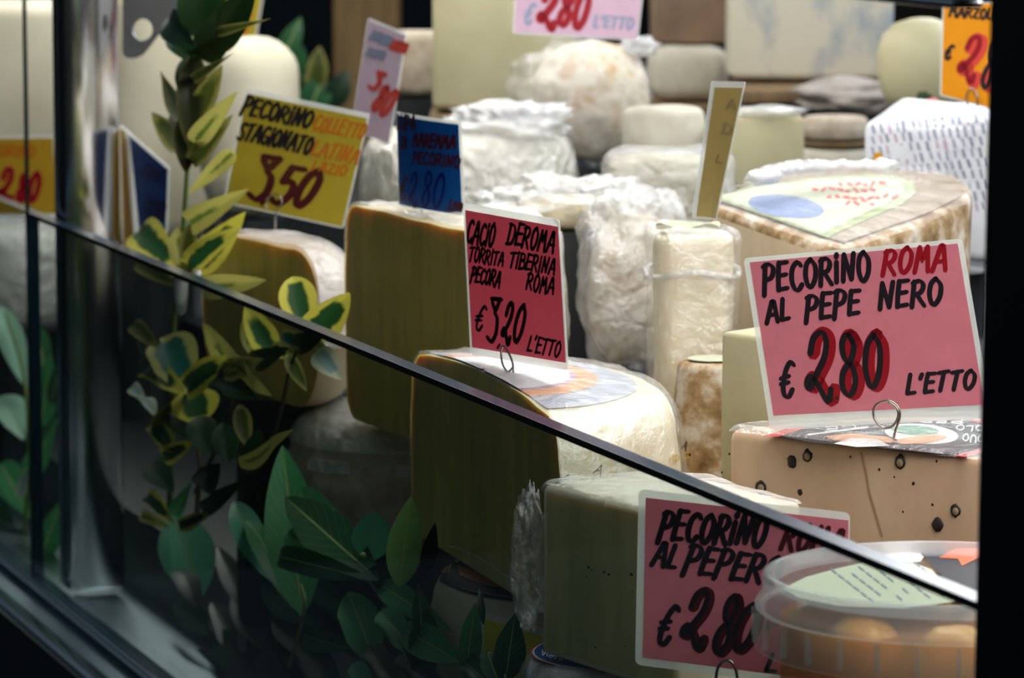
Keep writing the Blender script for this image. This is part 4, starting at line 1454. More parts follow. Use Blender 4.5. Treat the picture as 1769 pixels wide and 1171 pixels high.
# grey rinded wheel behind the lilac sign
gw = at(708, 140, 4.72)
gzt = at(725, 66, 4.72).z
v, f = full_wheel(V3((gw.x, gw.y + 0.16, gzt - 0.075)), 0.045, 0.075, 0.012, 0.003, 40, 0.002, 37.0)
o = mk('whole_cheese', v, f, 'rind_grey', None)
tag(o, 'grey-rinded wheel between the steep lilac sign and the tall pale block', 'cheese')
support(V3((gw.x, gw.y + 0.16, 0)), gzt - 0.0785, 0.04)
# small white drum
dr = at(1148, 255, 4.11)
dzt = at(1148, 188, 4.11).z
v, f = full_wheel(V3((dr.x, dr.y + 0.03, dzt - 0.062)), 0.041, 0.062, 0.009, 0.002, 40, 0.002, 38.0)
o = mk('drum_cheese', v, f, 'rind_white', None)
tag(o, 'small white drum-shaped cheese left of the tan sign', 'cheese')
support(V3((dr.x, dr.y + 0.03, 0)), dzt - 0.0655, 0.03)
# olive block right of the tan sign
x0, x1 = at(1248, 250, 4.10).x, at(1390, 250, 4.10).x
z0, z1 = at(1320, 330, 4.10).z, at(1320, 200, 4.10).z
v, f, idx = box_at(x0, x1, 4.10, 4.22, z0, z1, 0.007, 39.0)
obk = thing('cheese_block', 'dull yellow-green block right of the tan sign', 'cheese', V3(((x0 + x1) / 2, 4.16, z0)))
mk('cheese_body', v, f, 'paste_pale', obk)
v, f = blob(at(1325, 192, 4.12), (0.035, 0.03, 0.006), 0.4, 3, 3, 40.0)
mk('film_top', v, f, 'film_crinkle', obk)
support(V3(((x0 + x1) / 2, 4.16, 0)), z0 - 0.0035, 0.05)
# printed slab at the back
x0, x1 = at(1262, 80, 4.85).x, at(1545, 80, 4.85).x
z0, z1 = at(1400, 138, 4.85).z, at(1400, -70, 4.85).z
v, f, idx = box_at(x0, x1, 4.85, 4.98, z0, z1, 0.010, 41.0)
o = mk('paper_wrapped_block', v, f, 'printed_paper', None)
tag(o, 'big block wrapped in cream paper with blue-grey print, at the back', 'cheese')
support(V3(((x0 + x1) / 2, 4.95, 0)), z0 - 0.0035, 0.08)
# board and stacked wheels below it
x0, x1 = at(1262, 160, 4.80).x, at(1530, 160, 4.80).x
z1 = z0 - 0.0045
z0b = at(1400, 172, 4.80).z
v, f, idx = box_at(x0 - 0.01, x1, 4.72, 4.93, z0b, z1, 0.003, 42.0)
o = mk('wooden_shelf_board', v, f, 'wood_dark', None)
tag(o, 'dark wooden board carrying the paper-wrapped block', 'board')
# grey cloth
ct = at(1470, 165, 4.66)
v, f = blob(ct, (0.062, 0.05, 0.020), 0.3, 1.8, 4, 43.0)
o = mk('folded_cloth', v, f, 'cloth_grey', None)
tag(o, 'folded grey cloth below the paper-wrapped block', 'cloth')
support(ct, min(p.z for p in v) - 0.0005, 0.03)
# flat wheels (label strip / cream)
def flat(px0, px1, pyt, pyb, Y, mat, name, label, seed, cat='cheese'):
    c = at((px0 + px1) / 2, pyb, Y)
    R = (px1 - px0) / 2 * Y / F
    H = (pyb - pyt) * Y / F
    v, f = full_wheel(V3((c.x, c.y + R, c.z)), R, H, min(0.008, H * 0.3), 0.001, 40, 0.001, seed)
    o = mk(name, v, f, mat, None)
    tag(o, label, cat)
    return V3((c.x, c.y + R, c.z))
c_ = flat(1385, 1510, 258, 302, 4.42, 'rind_white', 'flat_cheese', 'cream flat wheel at the bottom of the short stack right of the olive block', 44.0)
support(c_, c_.z - 0.0015, 0.03)
flat(1388, 1508, 247, 257, 4.42, 'wood_gold', 'wooden_disc', 'thin brown board between the two flat wheels', 45.0, 'board')
flat(1388, 1506, 204, 246, 4.42, 'rind_grey', 'flat_cheese', 'greyish flat wheel on top of the thin brown board', 46.0)
# brown carton and cream roll at the back
x0, x1 = at(1128, 40, 5.0).x, at(1258, 40, 5.0).x
z0, z1 = at(1190, 74, 5.0).z, at(1190, -60, 5.0).z
v, f, idx = box_at(x0, x1, 5.0, 5.15, z0, z1, 0.004, 47.0)
o = mk('brown_carton', v, f, 'brown_box', None)
tag(o, 'brown carton on a cream cheese at the back, left of the paper-wrapped block', 'box')
z1 = z0 - 0.003
z0 = at(1190, 172, 5.0).z
v, f, idx = box_at(x0 - 0.004, x1, 4.97, 5.12, z0, z1, 0.022, 48.0)
o = mk('cheese_loaf', v, f, 'rind_white', None)
tag(o, 'rounded cream cheese loaf under the brown carton', 'cheese')
x0b = at(1110, 180, 4.95).x
v, f, idx = box_at(x0b, x1 + 0.01, 4.93, 5.14, z0 - 0.022, z0 - 0.003, 0.003, 49.0)
o = mk('dark_board', v, f, 'wood_dark', None)
tag(o, 'dark board under the cream cheese loaf', 'board')
support(V3(((x0 + x1) / 2, 5.04, 0)), z0 - 0.0235, 0.06)
support(V3((at(1400, 160, 4.82).x, 4.82, 0)), z0b - 0.0025, 0.06)
# pear-shaped cheese
pc = at(1590, 115, 4.25)
prof = [(0.0, 0.052), (0.012, 0.051), (0.028, 0.046), (0.040, 0.034), (0.046, 0.014), (0.046, -0.008), (0.041, -0.028), (0.030, -0.044), (0.014, -0.052), (0.0, -0.054)]
v, f = lathe(pc, prof, 40)
bm = to_bm(v, f)
bmesh.ops.remove_doubles(bm, verts=bm.verts, dist=1e-5)
v, f, _ = bm_out(bm)
bal = thing('round_cheese', 'round pale cheese hanging over the red ribbon beside the orange sign', 'cheese', pc - V3((0, 0, 0.054)))
mk('cheese_body', roughen(v, 0.002, 18, 50), f, 'paste_pale', bal)
v, f = blob(pc + V3((0.0, -0.040, -0.032)), (0.008, 0.006, 0.009), 0.3, 3, 3, 51.0)
mk('seal', v, f, 'leaf_deep', bal)
support(pc + V3((0, 0.03, 0)), pc.z - 0.0555, 0.02)
# printed packet beside the black post
pk = at(1600, 185, 3.55)
foot_px = [(1492, 226), (1580, 188), (1640, 180), (1760, 200), (1760, 232)]
x0, x1 = at(1490, 260, 3.80).x, at(1790, 260, 3.80).x
zt_ = at(1560, 200, 3.85).z
foot = [V3((x0, 3.82, zt_)), V3((x1, 3.70, zt_)), V3((x1 + 0.01, 3.82, zt_ + 0.012)), V3((x0 + 0.05, 3.96, zt_ + 0.012))]
v, f, idx = prism(foot, 0.13, 0.012, 3, seed=52.0, sub=2, rough=0.004)
pkt = thing('printed_packet', 'white packet printed in rows of blue and red, beside the black post', 'packet', V3(((x0 + x1) / 2, 3.8, zt_ - 0.13)))
mk('packet_body', v, f, 'pack_white', pkt)
pb_ = bvh_of(v, f)
pr = mesh_proj(pb_, 3.8, 0.0012)
VB, FB, VR, FR = [], [], [], []
rnd = random.Random(11)
for r in range(9):
    yy = 218 + r * 19
    x = 1508
    while x < 1706:
        w = rnd.uniform(5, 9)
        h = rnd.uniform(9, 14)
        tgt = (VR, FR) if rnd.random() < 0.15 else (VB, FB)
        y = yy - (x - 1500) * 0.10
        ribbon([(x, y), (x + 3, y + h)], w * 0.55, pr, *tgt, taper=False)
        x += w + rnd.uniform(5, 9)
nb = len(VB)
mk('printing', VB + VR, FB + [tuple(q + nb for q in f_) for f_ in FR], ['ink_grey', 'print_violet'], pkt, False, None, [0] * len(FB) + [1] * len(FR))
V, Fc = [], []
poly_px(ellipse_px(1518, 277, 9, 15, 0, 14), pr, V, Fc, 0.0004)
mk('orange_spot', V, Fc, 'paper_orange', pkt, False)
v, f = tube([at(1530, 196, 3.92), at(1562, 190, 3.94), at(1590, 180, 3.96), at(1612, 175, 3.96), at(1622, 178, 3.94)], [0.003, 0.004, 0.003, 0.004, 0.002], 8)
mk('red_ribbon', v, f, 'print_red', pkt)
support(V3(((x0 + x1) / 2 - 0.01, 3.83, 0)), zt_ - 0.145, 0.05)

# pale cheeses at the left back
lw = at(275, 260, 4.75)
x0, x1 = at(150, 200, 4.7).x, at(345, 200, 4.7).x
v, f = full_wheel(V3(((x0 + x1) / 2, 4.80, at(260, 420, 4.75).z)), (x1 - x0) / 2, (420 + 30) * 4.75 / F, 0.03, 0.003, 48, 0.002, 55.0)
o = mk('tall_cheese', v, f, 'cream_wall', None)
tag(o, 'tall whitish cheese between the bright post and the leafy stem', 'cheese')
support(V3(((x0 + x1) / 2, 4.80, 0)), at(260, 420, 4.75).z - 0.0035, 0.05)
x0, x1 = at(335, 200, 4.5).x, at(508, 200, 4.5).x
v, f = full_wheel(V3(((x0 + x1) / 2, 4.60, at(420, 385, 4.5).z)), (x1 - x0) / 2, (385 - 70) * 4.5 / F, 0.045, 0.003, 48, 0.002, 56.0)
o = mk('tall_cheese', v, f, 'cream_wall', None)
tag(o, 'tall beige cheese right of the leafy stem, behind the yellow sign', 'cheese')
support(V3(((x0 + x1) / 2, 4.60, 0)), at(420, 385, 4.5).z - 0.0035, 0.04)
# far bay at the very left
x0, x1 = at(-80, 100, 5.2).x, at(150, 100, 5.2).x
z0, z1 = at(50, 300, 5.2).z, at(50, 8, 5.2).z
v, f, idx = box_at(x0, x1, 5.2, 5.4, z0, z1, 0.02, 57.0)
o = mk('cheese_block', v, f, 'cream_wall', None)
tag(o, 'cream block in the far bay above the amber sign', 'cheese')
support(V3(((x0 + x1) / 2, 5.3, 0)), z0 - 0.0035, 0.06)
lc = at(40, 470, 4.74)
v, f = full_wheel(V3((lc.x, lc.y + 0.03, lc.z - 0.06)), 0.085, 0.11, 0.03, 0.003, 44, 0.002, 58.0)
lfb = thing('wrapped_cheese', 'film-wrapped white cheese below the amber sign in the far bay', 'cheese', V3((lc.x, lc.y + 0.03, lc.z - 0.06)))
mk('cheese_body', v, f, 'rind_white', lfb)
a, b = film_over(v, f, [0] * len(f), (), 0.003, 0.008, 24, 1, None, 59.0, 0.004)
mk('plastic_wrap', a, b, 'film_crinkle', lfb)
support(V3((lc.x, lc.y + 0.03, 0)), lc.z - 0.066, 0.05)

# wooden post and pot plant in the dark behind
x0, x1 = at(575, 50, 6.0).x, at(690, 50, 6.0).x
v, f = bevelled(*[[V3((x0, 6.0, 0)), V3((x1, 6.0, 0)), V3((x1, 6.12, 0)), V3((x0, 6.12, 0)), V3((x0, 6.0, 2.4)), V3((x1, 6.0, 2.4)), V3((x1, 6.12, 2.4)), V3((x0, 6.12, 2.4))], BOXF], 0.008, 2)
struct('trim_wood_post', v, f, 'wood_gold')

# ------------------------------------------------------------------ clear tub
def tub():
    c = at(1632, 990, 2.385)
    R = 318 * 2.385 / F
    zr = c.z
    root = thing('plastic_tub', 'clear lidded tub of orange pickles at the bottom right, in front of the lower sign', 'tub', V3((c.x, c.y, zr - 0.12)))
    k = R / 318.0
    # lid: raised rim, inner well, skirt
    prof = [(R * 0.93, -26 * k), (R * 0.94, -14 * k), (R * 0.95, -12 * k), (R * 0.955, 0), (R * 0.975, 3 * k), (R, 0), (R * 1.005, -10 * k), (R * 1.0, -34 * k), (R * 1.02, -40 * k), (R * 1.02, -46 * k), (R * 1.045, -50 * k), (R * 1.045, -60 * k), (R * 1.03, -64 * k), (R * 0.99, -64 * k)]
    v, f = lathe(V3((c.x, c.y, zr)), prof, 96)
    lid = mk('lid', v, f, 'lid_plastic', root)
    prof = [(R * 1.036, -64 * k), (R * 1.040, -120 * k), (R * 1.050, -122 * k), (R * 1.050, -128 * k), (R * 1.040, -130 * k), (R * 1.034, -126 * k), (R * 1.030, -66 * k)]
    v, f = lathe(V3((c.x, c.y, zr)), prof, 96)
    mk('lid_skirt', v, f, 'skirt_plastic', lid)
    v, f = lathe(V3((c.x, c.y, zr)), [(0, -27 * k), (R * 0.5, -27 * k), (R * 0.93, -27 * k)], 64)
    mk('lid_panel', v, f, 'tub_plastic', lid)
    # skirt ribs
    for i in range(30):
        a = 2 * pi * (i + 0.35) / 30
        d = V3((cos(a), sin(a), 0)); t = V3((-sin(a), cos(a), 0))
        if d.y > 0.25:
            continue
        b0 = V3((c.x, c.y, zr)) + d * (R * 1.046)
        vv = []
        for zz in (-68 * k, -118 * k):
            for dd in (-0.002, 0.0022):
                for tt in (-0.0011, 0.0011):
                    vv.append(b0 + d * dd + t * tt + V3((0, 0, zz)))
        ff = [(0, 1, 3, 2), (4, 6, 7, 5), (0, 4, 5, 1), (1, 5, 7, 3), (3, 7, 6, 2), (2, 6, 4, 0)]
        mk('lid_rib', vv, ff, 'skirt_plastic', lid, False)
    # tub body
    prof = [(R * 0.985, -60 * k), (R * 0.975, -130 * k), (R * 0.93, -330 * k), (R * 0.91, -340 * k), (0, -341 * k)]
    v, f = lathe(V3((c.x, c.y, zr)), prof, 80)
    mk('tub_body', v, f, 'tub_plastic', root)
    root.location  # base stays at the empty
    # label on the lid
    zl = zr - 26 * k
    g = plane_proj(V3((c.x, c.y, zl)), V3((0, 0, 1)), 0.0005)
    V, Fc = [], []
    poly_px([(1352, 1018), (1392, 998), (1450, 982), (1506, 970), (1560, 966), (1610, 985), (1655, 1040), (1560, 1052), (1450, 1048), (1380, 1034)], g, V, Fc)
    mk('lid_label', V, Fc, 'print_cream', lid, False)
    V, Fc = [], []
    poly_px([(1590, 958), (1618, 951), (1740, 948), (1740, 1046), (1660, 1040), (1640, 1010)], g, V, Fc, 0.0003)
    mk('lid_picture', V, Fc, 'print_black', lid, False)
    V, Fc = [], []
    poly_px([(1622, 966), (1652, 950), (1700, 950), (1740, 956), (1740, 972), (1690, 966), (1662, 980), (1655, 968)], g, V, Fc, 0.0006)
    mk('lid_prawn', V, Fc, 'prawn_orange', lid, False)
    V, Fc = [], []
    poly_px([(1520, 962), (1560, 956), (1600, 958), (1590, 972), (1545, 975)], g, V, Fc, 0.0003)
    mk('lid_garnish', V, Fc, 'print_white', lid, False)
    V, Fc = [], []
    rnd = random.Random(5)
    for r in range(7):
        x0, y0 = 1436 + r * 24, 985 - r * 2
        for q in range(6):
            if rnd.random() < 0.2:
                continue
            x = x0 + q * 13; y = y0 + q * 10
            if y < 1040:
                ribbon([(x, y), (x + 9, y + 7)], 2.4, g, V, Fc, 0.0004, taper=False)
    mk('lid_print', V, Fc, 'ink_grey', lid, False)
    v, f = lathe(V3((c.x, c.y, zr)), [(0, -78 * k), (R * 0.90, -78 * k), (R * 0.90, -200 * k), (R * 0.895, -336 * k), (0, -338 * k)], 64)
    mk('brine', v, f, 'brine', root)
    # contents
    rnd = random.Random(9)
    n = 0
    base = V3((c.x, c.y, zr))
    for ring_, (rad, cnt) in enumerate(((0.67, 8), (0.0, 1))):
        for lv in range(2):
            for i in range(cnt):
                a = 2 * pi * (i + 0.5 * (lv % 2) + rnd.uniform(-.06, .06)) / cnt
                if sin(a) > 0.2 and lv > 0:
                    continue
                p = base + V3((cos(a) * R * rad, sin(a) * R * rad, (-104 - 150 * lv + rnd.uniform(-6, 5)) * k))
                s = rnd.uniform(0.0205, 0.0225)
                v, f = blob(p, (s * rnd.uniform(.95, 1.12), s, s * rnd.uniform(.9, 1.05)), 0.10, 1.6, 3, n * 1.7)
                o = mk('pickled_piece', v, f, 'olive_orange', None)
                PICK.append(o)
                n += 1
PICK = []
tub()
for i, o in enumerate(PICK):
    tag(o, 'orange pickled piece packed inside the clear lidded tub', 'food', 'orange pickles in the clear tub')
tb_root = [o for o in COL.objects if o.name.startswith('plastic_tub')][0]
zlow = min(min((tb_root.matrix_world.translation.z + 0, 9),) , 9)
kk = 318 * 2.385 / F / 318
zb_ = at(1632, 990, 2.385).z - 341 * kk
tcen = at(1632, 990, 2.385)
support(V3((tcen.x, tcen.y, 0)), zb_ - 0.0005, 0.07)

# ------------------------------------------------------------------ leaves
def leaf_prof(v, kind):
    if kind == 'laurel':
        return max(0.02, sin(pi * v ** 0.92) ** 0.80 * (1 - 0.10 * v))
    if kind == 'round':
        return max(0.03, sin(pi * min(1, v * 0.985 + 0.01) ** 1.15) ** 0.62)
    if kind == 'narrow':
        return max(0.02, sin(pi * v ** 0.85) ** 1.1)
    return max(0.03, sin(pi * v ** 1.05) ** 0.72)
def leaf(parent, base, tip, n, w, mat, kind='laurel', roll=0.0, bend=0.10, fold=0.20, n2=None, wave=0.0, curl=0.0, name='leaf'):
    need = 0.945 * w * atn(tip[0], tip[1], n).y / F / 2 + 0.005
    n = max(n, need)
    a = atn(base[0], base[1], n)
    b = atn(tip[0], tip[1], n if n2 is None else n2)
    ax = b - a
    Ln = ax.length
    axn = ax.normalized()
    view = (CAM - (a + b) / 2).normalized()
    side = axn.cross(view).normalized()
    nor = side.cross(axn).normalized()
    if nor.dot(view) < 0:
        nor = -nor
    rt = Matrix.Rotation(radians(roll), 3, axn)
    side = rt @ side
    nor = rt @ nor
    hw = w * ((a + b) / 2).y / F / 2 / max(0.35, cos(radians(roll)))
    nv, nu = 14, 8
    V, U, Fc = [], [], []
    for i in range(nv + 1):
        t = i / nv
        cpt = a + ax * t + nor * (bend * Ln * 4 * t * (1 - t)) - nor * (curl * Ln * t * t)
        wv = leaf_prof(t, kind) * hw
        for j in range(nu + 1):
            u = -1 + 2 * j / nu
            wv2 = wv * (1 + wave * sin(t * 19 + u * 2.0))
            p = cpt + side * (u * wv2) + nor * (fold * abs(u) * wv + wave * 0.5 * wv * sin(t * 16 + 3 * u))
            q_ = N2.dot(p) - C0
            if q_ < 0.004:
                p = p + N2 * (0.004 - q_)
            V.append(p)
            U.append((j / nu, t))
    for i in range(nv):
        for j in range(nu):
            q = i * (nu + 1) + j
            Fc.append((q, q + 1, q + nu + 2, q + nu + 1))
    return mk(name, V, Fc, mat, parent, True, U)
def stem(parent, pts, n, r, mat, name='stem'):
    P = [atn(x, y, n if len(q) == 0 else q[0]) for x, y, *q in pts]
    P = [V3(q) for q in spline([tuple(p) for p in P], 5)]
    m = len(P)
    v, f = tube(P, [r * (1 - 0.5 * i / m) for i in range(m)], 8)
    return mk(name, v, f, mat, parent)

# tall variegated stem
eu = thing('variegated_sprig', 'tall upright stem of yellow-edged leaves beside the bright post', 'plant', atn(300, 900, 0.035))
stem(eu, [(288, 1000), (292, 900), (296, 780), (300, 660), (300, 560), (312, 470), (318, 380), (324, 280), (330, 160), (338, 60), (345, -20)], 0.047, 0.0032, 'stem_green')
N_ = 0.047
for b, t, w, m, k, kw in (
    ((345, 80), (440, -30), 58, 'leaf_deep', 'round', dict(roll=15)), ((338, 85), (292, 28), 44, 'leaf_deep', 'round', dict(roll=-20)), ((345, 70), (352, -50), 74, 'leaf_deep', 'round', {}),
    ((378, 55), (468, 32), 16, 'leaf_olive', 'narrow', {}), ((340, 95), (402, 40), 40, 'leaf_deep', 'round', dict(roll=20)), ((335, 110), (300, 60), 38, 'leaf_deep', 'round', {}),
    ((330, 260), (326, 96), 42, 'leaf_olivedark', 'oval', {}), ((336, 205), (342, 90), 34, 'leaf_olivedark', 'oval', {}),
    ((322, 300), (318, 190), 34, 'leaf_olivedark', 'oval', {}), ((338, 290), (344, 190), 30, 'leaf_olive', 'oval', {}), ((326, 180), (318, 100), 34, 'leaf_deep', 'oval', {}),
    ((314, 215), (277, 122), 26, 'leaf_olivedark', 'narrow', dict(bend=-0.08)), ((334, 136), (403, 92), 17, 'leaf_olive', 'narrow', {}), ((332, 210), (384, 112), 38, 'leaf_olive', 'oval', {}),
    ((335, 245), (410, 158), 34, 'leaf_yellow', 'oval', dict(bend=0.12)), ((318, 262), (262, 194), 36, 'leaf_olive', 'oval', dict(bend=-0.1)), ((332, 278), (402, 198), 32, 'leaf_olive', 'oval', dict(bend=0.12)),
    ((325, 335), (404, 262), 28, 'leaf_yellow', 'oval', dict(bend=-0.1)), ((340, 378), (430, 326), 40, 'leaf_yellow', 'oval', dict(bend=0.15, fold=0.4)), ((322, 270), (300, 190), 30, 'leaf_olivedark', 'oval', {}),
    ((326, 458), (424, 366), 52, 'leaf_varieg', 'oval', dict(roll=10)), ((332, 470), (418, 392), 36, 'leaf_varieg', 'oval', dict(roll=-20)), ((312, 468), (240, 398), 62, 'leaf_varieg', 'round', dict(bend=0.1)),
    ((318, 476), (308, 392), 38, 'leaf_yellow', 'oval', {}), ((322, 450), (330, 385), 28, 'leaf_olive', 'oval', {}), ((335, 470), (350, 402), 12, 'leaf_yellow', 'narrow', {}),
    ((352, 498), (460, 484), 38, 'leaf_yellow', 'oval', dict(bend=0.08)), ((300, 480), (228, 432), 24, 'leaf_yellow', 'oval', {}), ((310, 498), (240, 452), 30, 'leaf_olive', 'oval', {}),
):
    leaf(eu, b, t, N_ + random.uniform(-0.010, 0.012), w * 1.15, m, k, **kw)
# rosette lower down
eu2 = thing('variegated_sprig', 'low rosette of yellow-edged round leaves seen through the glass', 'plant', atn(330, 800, 0.04))
stem(eu2, [(340, 905), (342, 860), (345, 800), (335, 720), (326, 676)], 0.024, 0.0028, 'stem_brown')
stem(eu2, [(338, 850), (380, 760), (400, 700), (398, 650)], 0.026, 0.0022, 'stem_brown', 'twig')
N_ = 0.018
for b, t, w, m, k, kw in (
    ((328, 678), (284, 582), 82, 'leaf_varieg_teal', 'round', dict(bend=0.06, fold=0.3)), ((326, 674), (402, 616), 50, 'leaf_varieg', 'round', dict(roll=-15, fold=0.4)), ((330, 672), (346, 732), 76, 'leaf_varieg', 'round', dict(fold=0.15)),
    ((322, 684), (250, 646), 42, 'leaf_varieg', 'oval', dict(roll=20)), ((396, 632), (350, 556), 36, 'leaf_yellow', 'oval', dict(bend=-0.22)), ((398, 640), (470, 684), 40, 'leaf_yellow', 'oval', dict(bend=0.2)),
    ((388, 640), (455, 620), 36, 'leaf_olive', 'oval', {}), ((372, 650), (445, 690), 44, 'leaf_deep', 'oval', {}), ((276, 602), (230, 560), 28, 'leaf_olive', 'oval', {}), ((278, 640), (250, 580), 36, 'leaf_deep', 'oval', {}),
    ((252, 690), (228, 668), 22, 'leaf_pale', 'round', {}), ((300, 690), (268, 742), 26, 'leaf_olive', 'oval', {}), ((305, 785), (266, 736), 42, 'leaf_varieg', 'oval', dict(fold=0.5)), ((285, 788), (336, 762), 32, 'leaf_varieg', 'oval', {}),
    ((426, 772), (414, 698), 30, 'leaf_olive', 'oval', {}), ((420, 792), (506, 742), 32, 'leaf_yellow', 'oval', dict(bend=0.15)), ((395, 800), (385, 730), 44, 'leaf_deep', 'oval', {}), ((365, 790), (340, 720), 50, 'leaf_deep', 'oval', {}),
    ((430, 820), (448, 740), 40, 'leaf_deep', 'oval', {}), ((300, 850), (262, 800), 46, 'leaf_deep', 'oval', {}), ((345, 840), (380, 800), 44, 'leaf_deep', 'oval', {}), ((330, 760), (300, 700), 50, 'leaf_deep', 'oval', {}),
    ((302, 905), (254, 858), 32, 'leaf_varieg', 'oval', dict(fold=0.5)), ((296, 912), (246, 890), 20, 'leaf_yellow', 'oval', {}), ((298, 890), (332, 830), 24, 'laurel_mid', 'narrow', {}), ((312, 905), (370, 884), 26, 'leaf_varieg', 'oval', dict(fold=0.4)),
    ((350, 880), (420, 830), 30, 'leaf_deep', 'oval', {}), ((268, 720), (240, 690), 20, 'leaf_pale', 'oval', dict(roll=40)),
):
    leaf(eu2, b, t, N_ + random.uniform(-0.008, 0.010), w * 1.15, m, k, **kw)
# side sprig crossing the glass edge
eu3 = thing('variegated_sprig', 'side sprig of yellow-edged leaves crossing the glass edge before the dark cheese', 'plant', atn(500, 690, 0.03))
stem(eu3, [(470, 760), (490, 690), (500, 640), (515, 600), (530, 568)], 0.042, 0.0024, 'stem_brown')
N_ = 0.042
for b, t, w, m, k, kw in (
    ((528, 572), (506, 478), 58, 'leaf_varieg', 'round', dict(bend=0.06)), ((538, 570), (604, 506), 58, 'leaf_varieg', 'round', dict(roll=10, fold=0.35)), ((468, 605), (424, 530), 46, 'leaf_varieg', 'round', dict(bend=-0.2, fold=0.3)),
    ((430, 610), (424, 545), 22, 'leaf_yellow', 'oval', dict(bend=-0.2)), ((548, 606), (590, 656), 40, 'leaf_pale', 'oval', {}), ((488, 580), (556, 606), 28, 'leaf_varieg_teal', 'oval', dict(bend=0.1)), ((496, 612), (530, 676), 24, 'leaf_olive', 'oval', {}),
    ((500, 600), (440, 625), 34, 'leaf_deep', 'oval', {}), ((512, 596), (560, 580), 34, 'leaf_deep', 'oval', {}), ((505, 620), (470, 600), 24, 'leaf_varieg', 'oval', {}), ((540, 590), (570, 620), 22, 'leaf_olive', 'oval', {}),
):
    leaf(eu3, b, t, N_ + random.uniform(-0.006, 0.008), w * 1.15, m, k, **kw)
# white plastic tag on the stem
v, f = lathe(atn(313, 508, 0.018), [(0, 0.022), (0.004, 0.020), (0.0065, 0.012), (0.006, -0.006), (0.004, -0.017), (0, -0.020)], 16)
o = mk('white_plug', v, f, 'white_plastic', None)
tag(o, 'small white plastic plug on the leafy stem just under the glass edge', 'plug')
v, f = blob(atn(341, 472, 0.018), (0.0036, 0.0036, 0.0036), 0.05, 2, 2, 0)
o = mk('white_bead', v, f, 'white_plastic', None)
tag(o, 'tiny white bead above the glass edge beside the leafy stem', 'bead')

# laurel sprigs
la = thing('laurel_sprig', 'large laurel sprig with broad leaves and a green berry, low in the middle', 'plant', atn(600, 1150, 0.035))
stem(la, [(600, 1200), (640, 1100), (668, 1040), (655, 1018), (640, 1000), (622, 975), (606, 950)], 0.038, 0.0026, 'stem_laurel')
stem(la, [(500, 1150), (520, 1080), (527, 1040), (520, 1010)], 0.03, 0.0020, 'stem_laurel', 'twig')
v, f = blob(atn(627, 960, 0.016), (0.0026, 0.0026, 0.0028), 0.05, 2, 3, 1)
mk('berry', v, f, 'berry', la)
for b, t, w, m, n, kw in (
    ((522, 1065), (488, 770), 102, 'laurel_mid', 0.034, dict(fold=0.18, bend=0.03)), ((655, 1003), (492, 858), 92, 'laurel_dark', 0.014, dict(fold=0.1, bend=0.02)), ((628, 975), (520, 846), 74, 'laurel_mid', 0.036, dict(roll=-14, fold=0.1)),
    ((640, 1000), (486, 962), 52, 'laurel_dark', 0.018, dict(fold=0.1)), ((470, 1005), (404, 866), 58, 'laurel_teal', 0.032, dict(fold=0.2)), ((505, 1050), (424, 898), 50, 'laurel_mid', 0.026, dict(fold=0.25, roll=15)),
    ((640, 968), (646, 884), 72, 'laurel_teal', 0.030, dict(kind='round', fold=0.3)), ((690, 1014), (710, 857), 66, 'laurel_light', 0.016, dict(fold=0.12, bend=0.05)), ((735, 990), (752, 902), 30, 'laurel_black', 0.026, {}),
    ((656, 1008), (784, 1094), 52, 'laurel_mid', 0.030, dict(fold=0.15, bend=0.08)), ((640, 1010), (700, 960), 50, 'laurel_black', 0.034, {}), ((560, 960), (496, 925), 40, 'laurel_mid', 0.026, {}),
):
    kd = kw.pop('kind', 'laurel')
    leaf(la, b, t, max(n, 0.945 * w * 3.1 / F / 2) + 0.010, w, m, kd, **kw)
lb = thing('laurel_sprig', 'lower laurel sprig with overlapping grey-green leaves, left of the yellow sign', 'plant', atn(700, 1180, 0.02))
stem(lb, [(720, 1240), (715, 1180), (700, 1130), (690, 1100)], 0.010, 0.0022, 'stem_laurel')
for b, t, w, m, n, kw in (
    ((650, 1150), (602, 1022), 80, 'laurel_mid', 0.020, dict(fold=0.15)), ((720, 1128), (656, 1056), 56, 'laurel_mid', 0.014, dict(fold=0.2)), ((722, 1200), (722, 1008), 54, 'laurel_dark', 0.008, dict(wave=0.10, fold=0.35, roll=20)),
    ((796, 1144), (690, 1082), 66, 'laurel_mid', 0.018, dict(fold=0.12, bend=0.05)), ((804, 1160), (822, 1040), 46, 'laurel_mid', 0.014, dict(fold=0.25)), ((695, 1190), (632, 1118), 54, 'laurel_brown', 0.012, dict(wave=0.06)),
    ((640, 1190), (610, 1146), 40, 'laurel_teal', 0.020, {}), ((697, 1126), (662, 1086), 18, 'laurel_light', 0.010, dict(kind='narrow')), ((770, 1200), (690, 1130), 60, 'laurel_black', 0.024, {}), ((835, 1080), (828, 1016), 14, 'laurel_black', 0.022, {}),
):
    kd = kw.pop('kind', 'laurel')
    leaf(lb, b, t, n * 0.45, w, m, kd, **kw)
lf = thing('laurel_sprig', 'small dark laurel sprig in front of the yellow sign', 'plant', atn(870, 1190, 0.012))
stem(lf, [(878, 1240), (876, 1200), (872, 1165)], 0.010, 0.0016, 'stem_laurel')
for b, t, w, m, n, kw in (
    ((873, 1176), (890, 1060), 62, 'laurel_dark', 0.010, dict(fold=0.12)), ((862, 1182), (842, 1126), 44, 'laurel_dark', 0.012, {}), ((862, 1195), (798, 1140), 50, 'laurel_dark', 0.014, {}), ((850, 1210), (818, 1150), 40, 'laurel_black', 0.016, {}),
):
    leaf(lf, b, t, n, w, m, 'laurel', **kw)
ll = thing('laurel_sprig', 'single teal laurel leaf with a torn tip, right of the bright post', 'plant', atn(340, 1090, 0.03))
